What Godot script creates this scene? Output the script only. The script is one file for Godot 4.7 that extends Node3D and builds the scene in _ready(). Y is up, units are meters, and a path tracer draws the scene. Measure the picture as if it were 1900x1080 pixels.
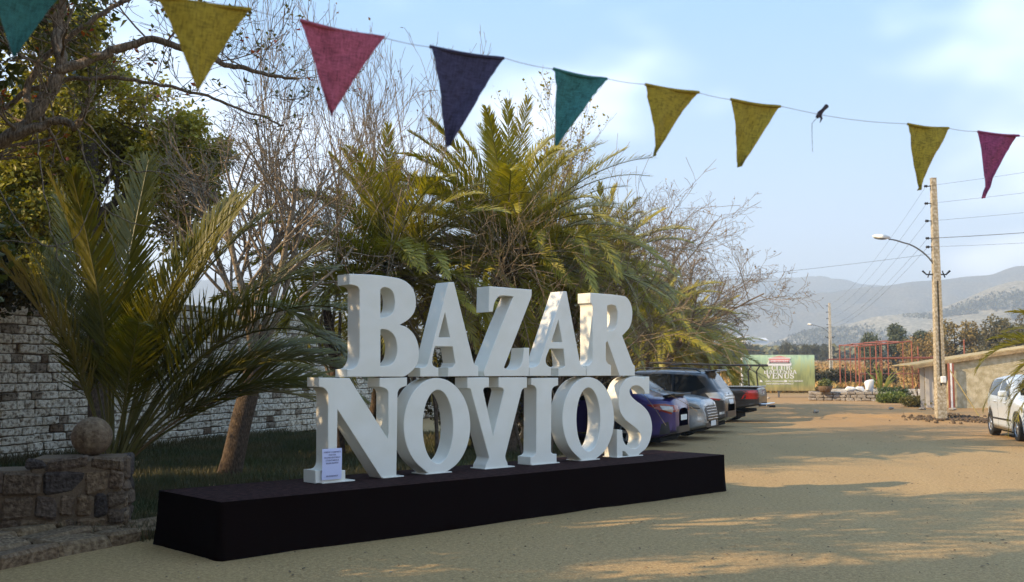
extends Node3D

var rng := RandomNumberGenerator.new()
var noise := FastNoiseLite.new()
var counts := {}
var M := {}

# ---------------------------------------------------------------- mesh collector
class MB:
	var v := PackedVector3Array()
	var n := PackedVector3Array()
	var c := PackedColorArray()
	var uv := PackedVector2Array()
	var ix := PackedInt32Array()
	var col := Color(1, 1, 1)
	func vert(p: Vector3, nn: Vector3, t := Vector2.ZERO) -> int:
		v.append(p); n.append(nn); c.append(col); uv.append(t)
		return v.size() - 1
	func tri(a: int, b: int, d: int) -> void:      # given counter-clockwise, stored clockwise
		ix.append(a); ix.append(d); ix.append(b)
	func flat3(a: Vector3, b: Vector3, d: Vector3) -> void:
		var nn := (b - a).cross(d - a).normalized()
		var k := v.size()
		vert(a, nn); vert(b, nn); vert(d, nn)
		tri(k, k + 1, k + 2)
	func flat4(a: Vector3, b: Vector3, d: Vector3, e: Vector3) -> void:
		var nn := (d - a).cross(e - b).normalized()
		var k := v.size()
		vert(a, nn, Vector2(0, 0)); vert(b, nn, Vector2(1, 0)); vert(d, nn, Vector2(1, 1)); vert(e, nn, Vector2(0, 1))
		tri(k, k + 1, k + 2); tri(k, k + 2, k + 3)
	func tube(pts: PackedVector3Array, rad: PackedFloat32Array, k: int, cap := true) -> void:
		var m := pts.size()
		if m < 2: return
		var base := v.size()
		var u := Vector3.ZERO
		for i in m:
			var t := (pts[mini(i + 1, m - 1)] - pts[maxi(i - 1, 0)]).normalized()
			if i == 0:
				u = t.cross(Vector3(0.31, 0.17, 0.93)).normalized()
				if u.length() < 0.5: u = t.cross(Vector3.RIGHT).normalized()
			else:
				u = (u - t * u.dot(t)).normalized()
			var w := t.cross(u)
			for j in k:
				var a := TAU * j / k
				var d := u * cos(a) + w * sin(a)
				vert(pts[i] + d * rad[i], d, Vector2(float(j) / k, i))
		for i in m - 1:
			for j in k:
				var a0 := base + i * k + j
				var a1 := base + i * k + (j + 1) % k
				tri(a0, a1, a1 + k); tri(a0, a1 + k, a0 + k)
		if cap and k > 3:
			for e in 2:
				var i := 0 if e == 0 else m - 1
				var t := (pts[1] - pts[0]).normalized() * -1.0 if e == 0 else (pts[m - 1] - pts[m - 2]).normalized()
				var ce := vert(pts[i], t)
				var s := v.size()
				for j in k: vert(v[base + i * k + j], t)
				for j in k:
					if e == 0: tri(ce, s + (j + 1) % k, s + j)
					else: tri(ce, s + j, s + (j + 1) % k)
	# a block with chamfered edges; jit moves its corners about
	func block(t: Transform3D, size: Vector3, bev: float, jit := 0.0, r: RandomNumberGenerator = null) -> void:
		var P := []
		for i in 8:
			var sg := Vector3(1 if i & 1 else -1, 1 if i & 2 else -1, 1 if i & 4 else -1)
			var j := Vector3.ZERO
			if r: j = Vector3(r.randf_range(-jit, jit), r.randf_range(-jit, jit), r.randf_range(-jit, jit))
			var h := size * 0.5
			var q := []
			for ax in 3:
				var o := h - Vector3(bev, bev, bev)
				o[ax] = h[ax]
				q.append(t * (o * sg + j))
			P.append(q)
		for ax in 3:
			var b1 := (ax + 1) % 3
			var b2 := (ax + 2) % 3
			for sgn in 2:
				var ids := [0, 0, 0, 0]
				var pat := [[0, 0], [1, 0], [1, 1], [0, 1]]
				for q in 4:
					ids[q] = (sgn << ax) | (pat[q][0] << b1) | (pat[q][1] << b2)
				if sgn == 1: flat4(P[ids[0]][ax], P[ids[1]][ax], P[ids[2]][ax], P[ids[3]][ax])
				else: flat4(P[ids[3]][ax], P[ids[2]][ax], P[ids[1]][ax], P[ids[0]][ax])
		if bev <= 0.0: return
		for ax in 3:                                # edges along ax
			var b1 := (ax + 1) % 3
			var b2 := (ax + 2) % 3
			for s1 in 2:
				for s2 in 2:
					var lo := (s1 << b1) | (s2 << b2)
					var hi := lo | (1 << ax)
					if (s1 + s2) % 2 == 0: flat4(P[lo][b1], P[lo][b2], P[hi][b2], P[hi][b1])
					else: flat4(P[hi][b1], P[hi][b2], P[lo][b2], P[lo][b1])
		for i in 8:
			var par := (i & 1) + ((i >> 1) & 1) + ((i >> 2) & 1)
			if par % 2 == 1: flat3(P[i][0], P[i][1], P[i][2])
			else: flat3(P[i][0], P[i][2], P[i][1])
	func lathe(prof: PackedVector2Array, k: int, t := Transform3D()) -> void:   # profile (radius, height) from low to high
		var base := v.size()
		var m := prof.size()
		for i in m:
			var d := prof[mini(i + 1, m - 1)] - prof[maxi(i - 1, 0)]
			var pn := Vector2(d.y, -d.x).normalized()
			for j in k:
				var a := TAU * j / k
				var e := Vector3(cos(a), 0, -sin(a))
				vert(t * (e * prof[i].x + Vector3.UP * prof[i].y), (t.basis * (e * pn.x + Vector3.UP * pn.y)).normalized())
		for i in m - 1:
			for j in k:
				var a0 := base + i * k + j
				var a1 := base + i * k + (j + 1) % k
				tri(a0, a1, a1 + k); tri(a0, a1 + k, a0 + k)
	func mesh(mat: Material, flat := false) -> ArrayMesh:
		var a := []
		a.resize(Mesh.ARRAY_MAX)
		a[Mesh.ARRAY_VERTEX] = v
		if not flat: a[Mesh.ARRAY_NORMAL] = n
		a[Mesh.ARRAY_COLOR] = c
		a[Mesh.ARRAY_TEX_UV] = uv
		a[Mesh.ARRAY_INDEX] = ix
		var am := ArrayMesh.new()
		am.add_surface_from_arrays(Mesh.PRIMITIVE_TRIANGLES, a)
		am.surface_set_material(0, mat)
		return am
	func smooth() -> void:                          # normals shared by vertices at one place
		var acc := {}
		for i in range(0, ix.size(), 3):
			var a := v[ix[i]]
			var nn := (v[ix[i + 2]] - a).cross(v[ix[i + 1]] - a)
			for q in 3:
				var key := (v[ix[i + q]] * 2000.0).round()
				acc[key] = acc.get(key, Vector3.ZERO) + nn
		for i in v.size():
			n[i] = (acc.get((v[i] * 2000.0).round(), Vector3.UP) as Vector3).normalized()

# ---------------------------------------------------------------- naming
func numbered(called: String, parent: Node) -> String:
	var key := str(parent.get_instance_id()) + called
	var k: int = counts.get(key, 0)
	counts[key] = k + 1
	return called if k == 0 else "%s_%03d" % [called, k]

func part(called: String, mesh: Mesh, parent: Node, at := Transform3D()) -> MeshInstance3D:
	var o := MeshInstance3D.new()
	o.name = numbered(called, parent)
	o.mesh = mesh
	o.transform = at
	parent.add_child(o, true)
	return o

func tag(o: Node, label: String, category := "", group := "", kind := "") -> Node:
	if label: o.set_meta("label", label)
	if category: o.set_meta("category", category)
	if group: o.set_meta("group", group)
	if kind: o.set_meta("kind", kind)
	return o

func thing(called: String, label: String, category: String, at := Vector3.ZERO, yaw := 0.0, group := "") -> Node3D:
	var o := Node3D.new()
	o.name = numbered(called, self)
	add_child(o, true)
	o.position = at
	o.rotation.y = yaw
	tag(o, label, category, group)
	return o

func again(src: Node3D, label: String, at: Vector3, yaw := 0.0, size := 1.0) -> Node3D:
	var o: Node3D = src.duplicate()
	var called := str(src.name)
	o.name = numbered(called, self)
	add_child(o, true)
	o.position = at
	o.rotation.y = yaw
	o.scale = Vector3.ONE * size
	o.set_meta("label", label)
	return o

func stuff(called: String, mesh: Mesh, xf: Array, cols: Array, parent: Node) -> MultiMeshInstance3D:
	var mm := MultiMesh.new()
	mm.transform_format = MultiMesh.TRANSFORM_3D
	mm.use_colors = true
	mm.mesh = mesh
	mm.instance_count = xf.size()
	for i in xf.size():
		mm.set_instance_transform(i, xf[i])
		mm.set_instance_color(i, cols[i])
	var o := MultiMeshInstance3D.new()
	o.name = numbered(called, parent)
	o.multimesh = mm
	parent.add_child(o, true)
	o.set_meta("kind", "stuff")
	return o

# ---------------------------------------------------------------- materials
func lin(r: float, g: float, b: float) -> Color:
	return Color(r, g, b).linear_to_srgb()

func mat(called: String, col: Color, rough: float, metal := 0.0, vc := false) -> StandardMaterial3D:
	var m := StandardMaterial3D.new()
	m.resource_name = called
	m.albedo_color = col
	m.roughness = rough
	m.metallic = metal
	m.vertex_color_use_as_albedo = vc
	M[called] = m
	return m

func noise_tex(freq: float, oct: int, lo: Color, hi: Color, seed_ := 1, size := 512, mid := Color(0, 0, 0, 0), kind := FastNoiseLite.TYPE_SIMPLEX_SMOOTH) -> NoiseTexture2D:
	var f := FastNoiseLite.new()
	f.noise_type = kind
	f.frequency = freq
	f.seed = seed_
	f.fractal_octaves = oct
	var t := NoiseTexture2D.new()
	t.width = size; t.height = size
	t.seamless = true
	t.noise = f
	var g := Gradient.new()
	if mid.a > 0.0:
		g.offsets = PackedFloat32Array([0.15, 0.5, 0.85])
		g.colors = PackedColorArray([lo, mid, hi])
	else:
		g.offsets = PackedFloat32Array([0.2, 0.8])
		g.colors = PackedColorArray([lo, hi])
	t.color_ramp = g
	return t

func bump_tex(freq: float, oct: int, strength: float, seed_ := 1, size := 512, kind := FastNoiseLite.TYPE_SIMPLEX_SMOOTH) -> NoiseTexture2D:
	var t := noise_tex(freq, oct, Color.BLACK, Color.WHITE, seed_, size, Color(0, 0, 0, 0), kind)
	t.as_normal_map = true
	t.bump_strength = strength
	return t

func tri_map(m: StandardMaterial3D, scale_: float, albedo: Texture2D, bump: Texture2D = null, strength := 1.0, world := true) -> void:
	m.uv1_triplanar = true
	m.uv1_world_triplanar = world
	m.uv1_scale = Vector3.ONE * scale_
	if albedo: m.albedo_texture = albedo
	if bump:
		m.normal_enabled = true
		m.normal_texture = bump
		m.normal_scale = strength

func make_materials() -> void:
	var W := Color.WHITE
	var grain := noise_tex(0.02, 5, Color(0.84, 0.83, 0.81), Color(1, 1, 1), 3, 1024)
	var grain_bump := bump_tex(0.06, 5, 6.0, 4, 1024)
	var fine := noise_tex(0.05, 4, Color(0.82, 0.82, 0.82), Color(1, 1, 1), 9, 512)
	var fine_bump := bump_tex(0.08, 4, 4.0, 8, 512)
	var m := mat("dirt", W, 0.96, 0.0, true)
	tri_map(m, 0.8, grain, fine_bump, 0.22)
	m.detail_enabled = true
	m.detail_blend_mode = BaseMaterial3D.BLEND_MODE_MUL
	m.detail_albedo = noise_tex(0.10, 4, Color(0.82, 0.80, 0.77), Color(1, 1, 1), 21, 512)
	m.detail_uv_layer = BaseMaterial3D.DETAIL_UV_1
	m = mat("hill", W, 1.0, 0.0, true)
	tri_map(m, 0.004, noise_tex(0.03, 5, Color(0.55, 0.56, 0.5), Color(1, 1, 1), 5, 1024))
	m = mat("white_paint", lin(0.82, 0.785, 0.70), 0.45)
	tri_map(m, 0.6, noise_tex(0.008, 4, Color(0.968, 0.962, 0.945), Color(1, 1, 1), 31, 512), bump_tex(0.02, 3, 1.2, 32, 512), 0.08)
	m = mat("black_cloth", lin(0.010, 0.0055, 0.0048), 1.0)
	m.metallic_specular = 0.12
	tri_map(m, 2.5, fine, bump_tex(0.3, 2, 3.0, 33, 512), 0.5)
	m = mat("deck_cloth", lin(0.052, 0.024, 0.022), 0.95)
	m.metallic_specular = 0.2
	tri_map(m, 1.1, noise_tex(0.02, 5, Color(0.6, 0.6, 0.6), Color(1, 1, 1), 34, 512), fine_bump, 0.5)
	m = mat("brick_white", W, 0.9, 0.0, true)
	tri_map(m, 1.3, noise_tex(0.015, 5, Color(0.42, 0.36, 0.29), Color(1, 1, 1), 41, 512, Color(0.93, 0.91, 0.87)), bump_tex(0.03, 4, 7.0, 42, 512), 0.9)
	m = mat("mortar", lin(0.22, 0.165, 0.11), 1.0)
	tri_map(m, 1.1, grain, grain_bump, 1.0)
	m = mat("rubble", W, 0.93, 0.0, true)
	tri_map(m, 1.6, noise_tex(0.02, 5, Color(0.55, 0.5, 0.45), Color(1, 1, 1), 45, 512), bump_tex(0.03, 5, 9.0, 46, 512), 1.0)
	m = mat("rubble_mortar", lin(0.20, 0.135, 0.083), 1.0)
	tri_map(m, 1.6, grain, grain_bump, 1.0)
	m = mat("ball_stone", lin(0.27, 0.19, 0.115), 0.9)
	tri_map(m, 1.4, noise_tex(0.018, 5, Color(0.6, 0.55, 0.5), Color(1, 1, 1), 47, 512), bump_tex(0.04, 5, 5.0, 48, 512), 0.8)
	m = mat("bark", W, 0.95, 0.0, true)
	m.uv1_triplanar = true; m.uv1_world_triplanar = true
	m.uv1_scale = Vector3(5, 1.2, 5)
	m.albedo_texture = noise_tex(0.02, 4, Color(0.5, 0.47, 0.43), Color(1, 1, 1), 51, 512)
	m.normal_enabled = true
	m.normal_texture = bump_tex(0.03, 4, 9.0, 52, 512)
	m = mat("leaf", W, 0.5, 0.0, true)
	m.backlight_enabled = true; m.backlight = Color(0.75, 0.8, 0.35)
	m = mat("frond", W, 0.42, 0.0, true)
	m.backlight_enabled = true; m.backlight = Color(0.8, 0.8, 0.26)
	m = mat("dry_leaf", W, 0.85, 0.0, true)
	m.backlight_enabled = true; m.backlight = Color(0.35, 0.3, 0.2)
	m = mat("grass", W, 0.7, 0.0, true)
	m.backlight_enabled = true; m.backlight = Color(0.4, 0.4, 0.2)
	m = mat("far_leaf", W, 0.85, 0.0, true)
	m = mat("concrete", W, 0.88, 0.0, true)
	tri_map(m, 0.9, noise_tex(0.02, 5, Color(0.72, 0.68, 0.6), Color(1, 1, 1), 61, 512), fine_bump, 0.6)
	m = mat("plaster", W, 0.95, 0.0, true)
	tri_map(m, 0.25, noise_tex(0.02, 5, Color(0.82, 0.80, 0.74), Color(1, 1, 1), 63, 512), grain_bump, 0.6)
	m = mat("board", W, 0.85, 0.0, true)
	m = mat("steel", lin(0.16, 0.16, 0.16), 0.5, 0.6)
	m = mat("black_iron", lin(0.012, 0.012, 0.013), 0.45)
	m = mat("wire", lin(0.02, 0.02, 0.022), 0.6)
	m = mat("lamp_shell", lin(0.75, 0.75, 0.72), 0.4)
	m = mat("red_paint", lin(0.28, 0.085, 0.05), 0.6)
	m = mat("paper", lin(0.62, 0.63, 0.85), 0.7)
	m = mat("ink", lin(0.05, 0.05, 0.12), 0.8)
	m = mat("print_white", lin(0.8, 0.8, 0.78), 0.7)
	m = mat("print_red", lin(0.62, 0.10, 0.10), 0.7)
	m = mat("print_dark", lin(0.08, 0.10, 0.09), 0.7)
	m = mat("sack", lin(0.75, 0.74, 0.72), 0.7)
	m = mat("rubber", lin(0.015, 0.015, 0.016), 0.85)
	m = mat("well", lin(0.006, 0.006, 0.006), 1.0)
	m = mat("rim_metal", lin(0.45, 0.46, 0.48), 0.3, 0.85)
	m = mat("chrome", lin(0.75, 0.76, 0.78), 0.12, 1.0)
	m = mat("glass_dark", lin(0.012, 0.014, 0.016), 0.04)
	m = mat("trim_black", lin(0.012, 0.012, 0.013), 0.4)
	m = mat("lamp_red", lin(0.24, 0.012, 0.008), 0.15)
	m.clearcoat_enabled = true; m.clearcoat = 1.0; m.clearcoat_roughness = 0.05
	m = mat("lamp_clear", lin(0.36, 0.37, 0.37), 0.1, 0.3)
	m.clearcoat_enabled = true; m.clearcoat = 1.0; m.clearcoat_roughness = 0.03
	m = mat("plate", lin(0.7, 0.7, 0.68), 0.5)
	for q in [["paint_purple", lin(0.036, 0.022, 0.13), 0.3], ["paint_silver", lin(0.25, 0.265, 0.275), 0.5], ["paint_grey", lin(0.030, 0.031, 0.034), 0.3], ["paint_dark", lin(0.022, 0.022, 0.024), 0.3], ["paint_black", lin(0.012, 0.012, 0.013), 0.1], ["paint_white", lin(0.56, 0.63, 0.71), 0.0]]:
		m = mat(q[0], q[1], 0.32, q[2])
		m.clearcoat_enabled = true; m.clearcoat = 0.7; m.clearcoat_roughness = 0.08
	for q in [["burlap_teal", lin(0.05, 0.21, 0.20)], ["burlap_yellow", lin(0.44, 0.32, 0.03)], ["burlap_pink", lin(0.50, 0.115, 0.175)], ["burlap_navy", lin(0.06, 0.055, 0.115)], ["burlap_magenta", lin(0.34, 0.06, 0.15)]]:
		m = mat(q[0], q[1], 0.95)
		m.albedo_texture = weave()
		m.uv1_scale = Vector3(1, 1, 1)
		m.backlight_enabled = true; m.backlight = Color(0.55, 0.55, 0.55)
		m.heightmap_enabled = false

var weave_tex: ImageTexture
func weave() -> ImageTexture:
	if weave_tex: return weave_tex
	var im := Image.create(512, 512, false, Image.FORMAT_RGB8)
	var f := FastNoiseLite.new()
	f.seed = 5; f.frequency = 0.25
	var g := FastNoiseLite.new()
	g.seed = 6; g.frequency = 0.012; g.fractal_octaves = 3
	for y in 512:
		for x in 512:
			var a := 0.5 + 0.5 * cos(TAU * x / 7.0)
			var b := 0.5 + 0.5 * cos(TAU * y / 7.0)
			var over := (int(x / 7.0) + int(y / 7.0)) % 2
			var k := 0.78 + 0.2 * (a if over else b) + 0.42 * f.get_noise_2d(x * 0.05, y * 0.8) + 0.42 * f.get_noise_2d(x * 0.8 + 700.0, y * 0.05) + 0.10 * g.get_noise_2d(x, y)
			k = clampf(k, 0.25, 1.0)
			im.set_pixel(x, y, Color(k, k, k))
	weave_tex = ImageTexture.create_from_image(im)
	return weave_tex

# ---------------------------------------------------------------- camera, sky, sun
func make_view() -> void:
	var cam := Camera3D.new()
	cam.name = "camera"
	cam.position = Vector3(0, 1.6, 0)
	cam.rotation_degrees.x = 4.514
	cam.fov = 31.73
	cam.near = 0.05
	cam.far = 9000.0
	var at := CameraAttributesPhysical.new()
	at.frustum_focal_length = 42.22
	at.frustum_focus_distance = 11.5
	at.frustum_near = 0.05
	at.frustum_far = 9000.0
	at.exposure_aperture = 4.2
	cam.attributes = at
	add_child(cam)
	cam.current = true
	var sm := ProceduralSkyMaterial.new()
	sm.sky_top_color = lin(0.19, 0.43, 0.78)
	sm.sky_horizon_color = lin(0.90, 0.94, 0.93)
	sm.sky_curve = 0.13
	sm.ground_bottom_color = lin(0.22, 0.18, 0.12)
	sm.ground_horizon_color = lin(0.42, 0.42, 0.40)
	sm.sun_angle_max = 20.0
	var im := Image.create(1024, 512, false, Image.FORMAT_RGBA8)
	var f := FastNoiseLite.new()
	f.seed = 11; f.frequency = 1.6; f.fractal_octaves = 5
	for y in 512:
		for x in 1024:
			var el := PI * (0.5 - (y + 0.5) / 512.0)
			var az := TAU * (x + 0.5) / 1024.0
			var d := Vector3(cos(el) * cos(az), sin(el) * 2.6, cos(el) * sin(az))
			var k := smoothstep(-0.10, 0.40, f.get_noise_3dv(d * 1.25))
			im.set_pixel(x, y, Color(1.0, 0.96, 0.93, k * 0.58))
	sm.sky_cover = ImageTexture.create_from_image(im)
	sm.sky_cover_modulate = Color(1, 1, 1, 0.9)
	var sky := Sky.new()
	sky.sky_material = sm
	var e := Environment.new()
	e.background_mode = Environment.BG_SKY
	e.sky = sky
	e.background_energy_multiplier = 0.95
	e.tonemap_mode = Environment.TONE_MAPPER_LINEAR
	e.tonemap_exposure = 1.68
	e.fog_enabled = true
	e.fog_light_color = Color(0.87, 0.935, 1.0)
	e.fog_density = 0.00048
	e.sdfgi_enabled = true
	e.ssao_enabled = true
	e.ssil_enabled = true
	var we := WorldEnvironment.new()
	we.name = "world_environment"
	we.environment = e
	add_child(we)
	var sun := DirectionalLight3D.new()
	sun.name = "sun"
	sun.light_energy = 1.6
	sun.light_color = Color(1.0, 0.89, 0.72)
	sun.light_angular_distance = 0.5
	sun.shadow_enabled = true
	sun.basis = Basis.looking_at(Vector3(0.93, -0.56, -0.34).normalized(), Vector3.UP)
	add_child(sun)

# ---------------------------------------------------------------- ground and hills
func far_rise(z: float) -> float:
	var d := maxf(0.0, -z - 85.0)
	return 0.021 * d if d < 900.0 else 0.021 * 900.0

func ground_h(x: float, z: float) -> float:
	var h := 0.022 * noise.get_noise_2d(x * 9.0, z * 9.0) + 0.006 * noise.get_noise_2d(x * 45.0, z * 45.0)
	h += 0.16 * smoothstep(0.0, 1.0, 1.0 - Vector2((x - 13.5) / 5.5, (z + 35.0) / 4.0).length()) * (1.0 + noise.get_noise_2d(x * 30, z * 30))
	if z < -60.0: h += 0.10 * noise.get_noise_2d(x * 2.0, z * 2.0) * minf(1.0, (-z - 60.0) / 40.0)
	return h + far_rise(z)

func axis_steps(near0: float, near1: float, step: float, far0: float, far1: float, grow_: float) -> PackedFloat32Array:
	var a := PackedFloat32Array()
	var x := near0
	while x <= near1 + 0.001:
		a.append(x); x += step
	var s := step
	x = near1
	while x < far1:
		s *= grow_; x += s; a.append(x)
	s = step; x = near0
	while x > far0:
		s *= grow_; x -= s; a.insert(0, x)
	return a

func make_ground() -> void:
	var b := MB.new()
	var xs := axis_steps(-9.0, 18.0, 0.2, -4200.0, 4200.0, 1.13)
	var zs := axis_steps(-46.0, -4.5, 0.2, -4200.0, 400.0, 1.10)
	for z in zs:
		for x in xs:
			var t := 0.5 + 0.5 * noise.get_noise_2d(x * 3.0, z * 3.0)
			var t2 := 0.5 + 0.5 * noise.get_noise_2d(x * 30.0 + 90.0, z * 30.0)
			var c := Color(0.58, 0.385, 0.165).lerp(Color(0.47, 0.305, 0.128), t)
			c = c.lerp(Color(0.43, 0.295, 0.13), 0.4 * t2)
			# packed wheel tracks running up the drive
			for tr in [3.1, 4.55, 6.3, 7.8]:
				var cx: float = tr + 0.20 * (-z - 10.0) + 0.5 * sin(z * 0.17 + tr)
				var kx := exp(-pow((x - cx) / 0.22, 2.0)) * smoothstep(-66.0, -50.0, z)
				c = c.lerp(Color(0.62, 0.435, 0.20), 0.40 * kx * (0.5 + 0.5 * noise.get_noise_2d(x * 8.0, z * 4.0)))
			var side := smoothstep(6.5, 11.0, x + z * 0.08 + 3.0) * smoothstep(-20.0, -28.0, z)
			c = c.lerp(Color(0.50, 0.28, 0.10), 0.7 * side)
			var field := smoothstep(-66.0, -76.0, z + 2.0 * noise.get_noise_2d(x * 4.0, z * 4.0))
			var fc := Color(0.46, 0.26, 0.09).lerp(Color(0.34, 0.24, 0.08), 0.5 + 0.5 * noise.get_noise_2d(x * 0.8, z * 2.5))
			c = c.lerp(fc, field)
			b.col = c
			b.vert(Vector3(x, ground_h(x, z), z), Vector3.UP)
	var w := xs.size()
	for j in zs.size() - 1:
		for i in w - 1:
			var a := j * w + i
			b.tri(a, a + w, a + w + 1); b.tri(a, a + w + 1, a + 1)
	b.smooth()
	var g := part("ground", b.mesh(M.dirt), self)
	tag(g, "bare tan dirt drive running out to ploughed orange fields", "ground", "", "structure")

func interp(p: Array, x: float) -> float:
	if x <= p[0]: return p[1]
	for i in range(2, p.size(), 2):
		if x <= p[i]:
			var t: float = (x - p[i - 2]) / (p[i] - p[i - 2])
			t = t * t * (3.0 - 2.0 * t)
			return lerpf(p[i - 1], p[i + 1], t)
	return p[p.size() - 1]

func make_hill(label: String, dist: float, prof: Array, lo: Color, hi: Color, seed_: float, relief: float) -> void:
	var b := MB.new()
	var nx := 240
	var nz := 40
	var f := FastNoiseLite.new()
	f.seed = int(seed_); f.frequency = 0.0022; f.fractal_octaves = 5; f.fractal_type = FastNoiseLite.FRACTAL_RIDGED
	for j in nz + 1:
		var t := float(j) / nz
		var z := -dist * lerpf(0.72, 1.12, t)
		for i in nx + 1:
			var x := lerpf(-dist * 0.75, dist * 1.0, float(i) / nx)
			var up := smoothstep(0.0, 0.7, t) if t < 0.7 else 1.0 - 0.5 * smoothstep(0.7, 1.0, t)
			var px := x * 0.7 / maxf(lerpf(0.72, 1.12, t), 0.1) * 1.4286 * 1.0
			var h := interp(prof, px)
			var r := f.get_noise_2d(x, z * 1.3)
			var y := h * up * (1.0 + relief * (r - 0.55) * sin(PI * clampf(t / 0.7, 0.0, 1.0))) + (4.0 * r if t > 0.6 else 0.0)
			y = maxf(y, far_rise(z) - 6.0)
			b.col = lo.lerp(hi, clampf(0.5 + 0.6 * r, 0.0, 1.0))
			b.vert(Vector3(x, y, z), Vector3.UP)
	var w := nx + 1
	for j in nz:
		for i in nx:
			var a := j * w + i
			b.tri(a, a + 1, a + w + 1); b.tri(a, a + w + 1, a + w)
	b.smooth()
	var o := part("hills", b.mesh(M.hill), self)
	tag(o, label, "hills", "hill ranges behind the valley", "structure")

# ---------------------------------------------------------------- white brick wall
var wall_dir := Vector3(0.303, 0, -0.953)
var wall_at := Vector3(-8.66, 0, -17.51)
func make_wall() -> void:
	rng.seed = 71
	var t := thing("brick_wall", "long white painted adobe brick wall with dark joints behind palms", "wall", wall_at, deg_to_rad(72.36))
	var b := MB.new()
	b.block(Transform3D(Basis(), Vector3(20.0, 1.47, -0.26)), Vector3(47.0, 2.98, 0.42), 0.03)
	part("mortar_core", b.mesh(M.mortar), t)
	var kinds := []
	for k in 6:
		var q := MB.new()
		q.block(Transform3D(), Vector3(1, 1, 1), 0.10, 0.045, rng)
		kinds.append(q.mesh(M.brick_white))
	var near_ := []
	var xf := []
	var cols := []
	var y := 0.03
	var row := 0
	while y < 2.95:
		var hh := rng.randf_range(0.13, 0.18)
		var x := -3.4 + rng.randf() * 0.3
		while x < 43.0:
			var ww := rng.randf_range(0.28, 0.45)
			if rng.randf() < 0.12: ww *= 0.55
			var proud := rng.randf_range(-0.018, 0.016)
			if rng.randf() < 0.04: proud -= 0.05
			var bs := Basis.from_euler(Vector3(rng.randf_range(-0.02, 0.02), rng.randf_range(-0.03, 0.03), rng.randf_range(-0.045, 0.045))) * Basis.from_scale(Vector3(ww - rng.randf_range(0.006, 0.03), hh - rng.randf_range(0.008, 0.028), 0.13))
			var g := rng.randf_range(0.80, 0.93)
			var c := Color(g, g * 0.96, g * 0.86)
			if rng.randf() < 0.06: c = Color(0.34, 0.29, 0.23)
			if rng.randf() < 0.025: c = Color(0.20, 0.14, 0.09)
			var tr := Transform3D(bs, Vector3(x + ww * 0.5, y + hh * 0.5 + 0.02 * noise.get_noise_2d(x * 12.0, row * 3.0), -0.045 + proud))
			if x > -0.6 and x < 4.2 and near_.size() < 300: near_.append([tr, c])
			else:
				xf.append(tr); cols.append(c)
			x += ww
		y += hh
		row += 1
	var tints := {}
	for q in near_:
		var c: Color = q[1]
		var key := str(snappedf(c.r, 0.03)) + str(c.r > 0.4)
		if not tints.has(key):
			var m: StandardMaterial3D = M.brick_white.duplicate()
			m.vertex_color_use_as_albedo = false
			m.albedo_color = c.linear_to_srgb()
			tints[key] = m
		var o := part("brick", kinds[rng.randi() % 6], t, q[0])
		o.material_override = tints[key]
	for k in 2:
		var xs := []
		var cs := []
		for i in xf.size():
			if i % 2 == k:
				xs.append(xf[i]); cs.append(cols[i])
		stuff("brickwork", kinds[k * 3], xs, cs, t)

# ---------------------------------------------------------------- rubble pier and wall, ball, kerb
func rubble_face(t: Node3D, org: Vector3, ax: Vector3, out: Vector3, x0: float, x1: float, y0: float, y1: float) -> void:
	var y := y0
	while y < y1 - 0.06:
		var hh := minf(rng.randf_range(0.13, 0.26), y1 - y)
		if y1 - y - hh < 0.08: hh = y1 - y
		var x := x0
		while x < x1 - 0.03:
			var ww := minf(rng.randf_range(0.14, 0.42), x1 - x)
			if x1 - x - ww < 0.08: ww = x1 - x
			var b := MB.new()
			b.block(Transform3D(), Vector3(ww - rng.randf_range(0.004, 0.022), hh - rng.randf_range(0.004, 0.022), 0.14), 0.024, 0.020, rng)
			var bs := Basis(ax, Vector3.UP, out) * Basis.from_euler(Vector3(rng.randf_range(-0.08, 0.08), rng.randf_range(-0.1, 0.1), rng.randf_range(-0.1, 0.1)))
			var k := rng.randf()
			var c := Color(0.25, 0.17, 0.105).lerp(Color(0.17, 0.12, 0.085), k)
			if rng.randf() < 0.3: c = Color(0.29, 0.195, 0.11)
			if rng.randf() < 0.15: c = Color(0.105, 0.08, 0.07)
			for i in b.c.size(): b.c[i] = c
			part("stone", b.mesh(M.rubble), t, Transform3D(bs, org + ax * (x + ww * 0.5) + Vector3.UP * (y + hh * 0.5) - out * (0.052 + rng.randf() * 0.014)))
			x += ww
		y += hh

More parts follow.
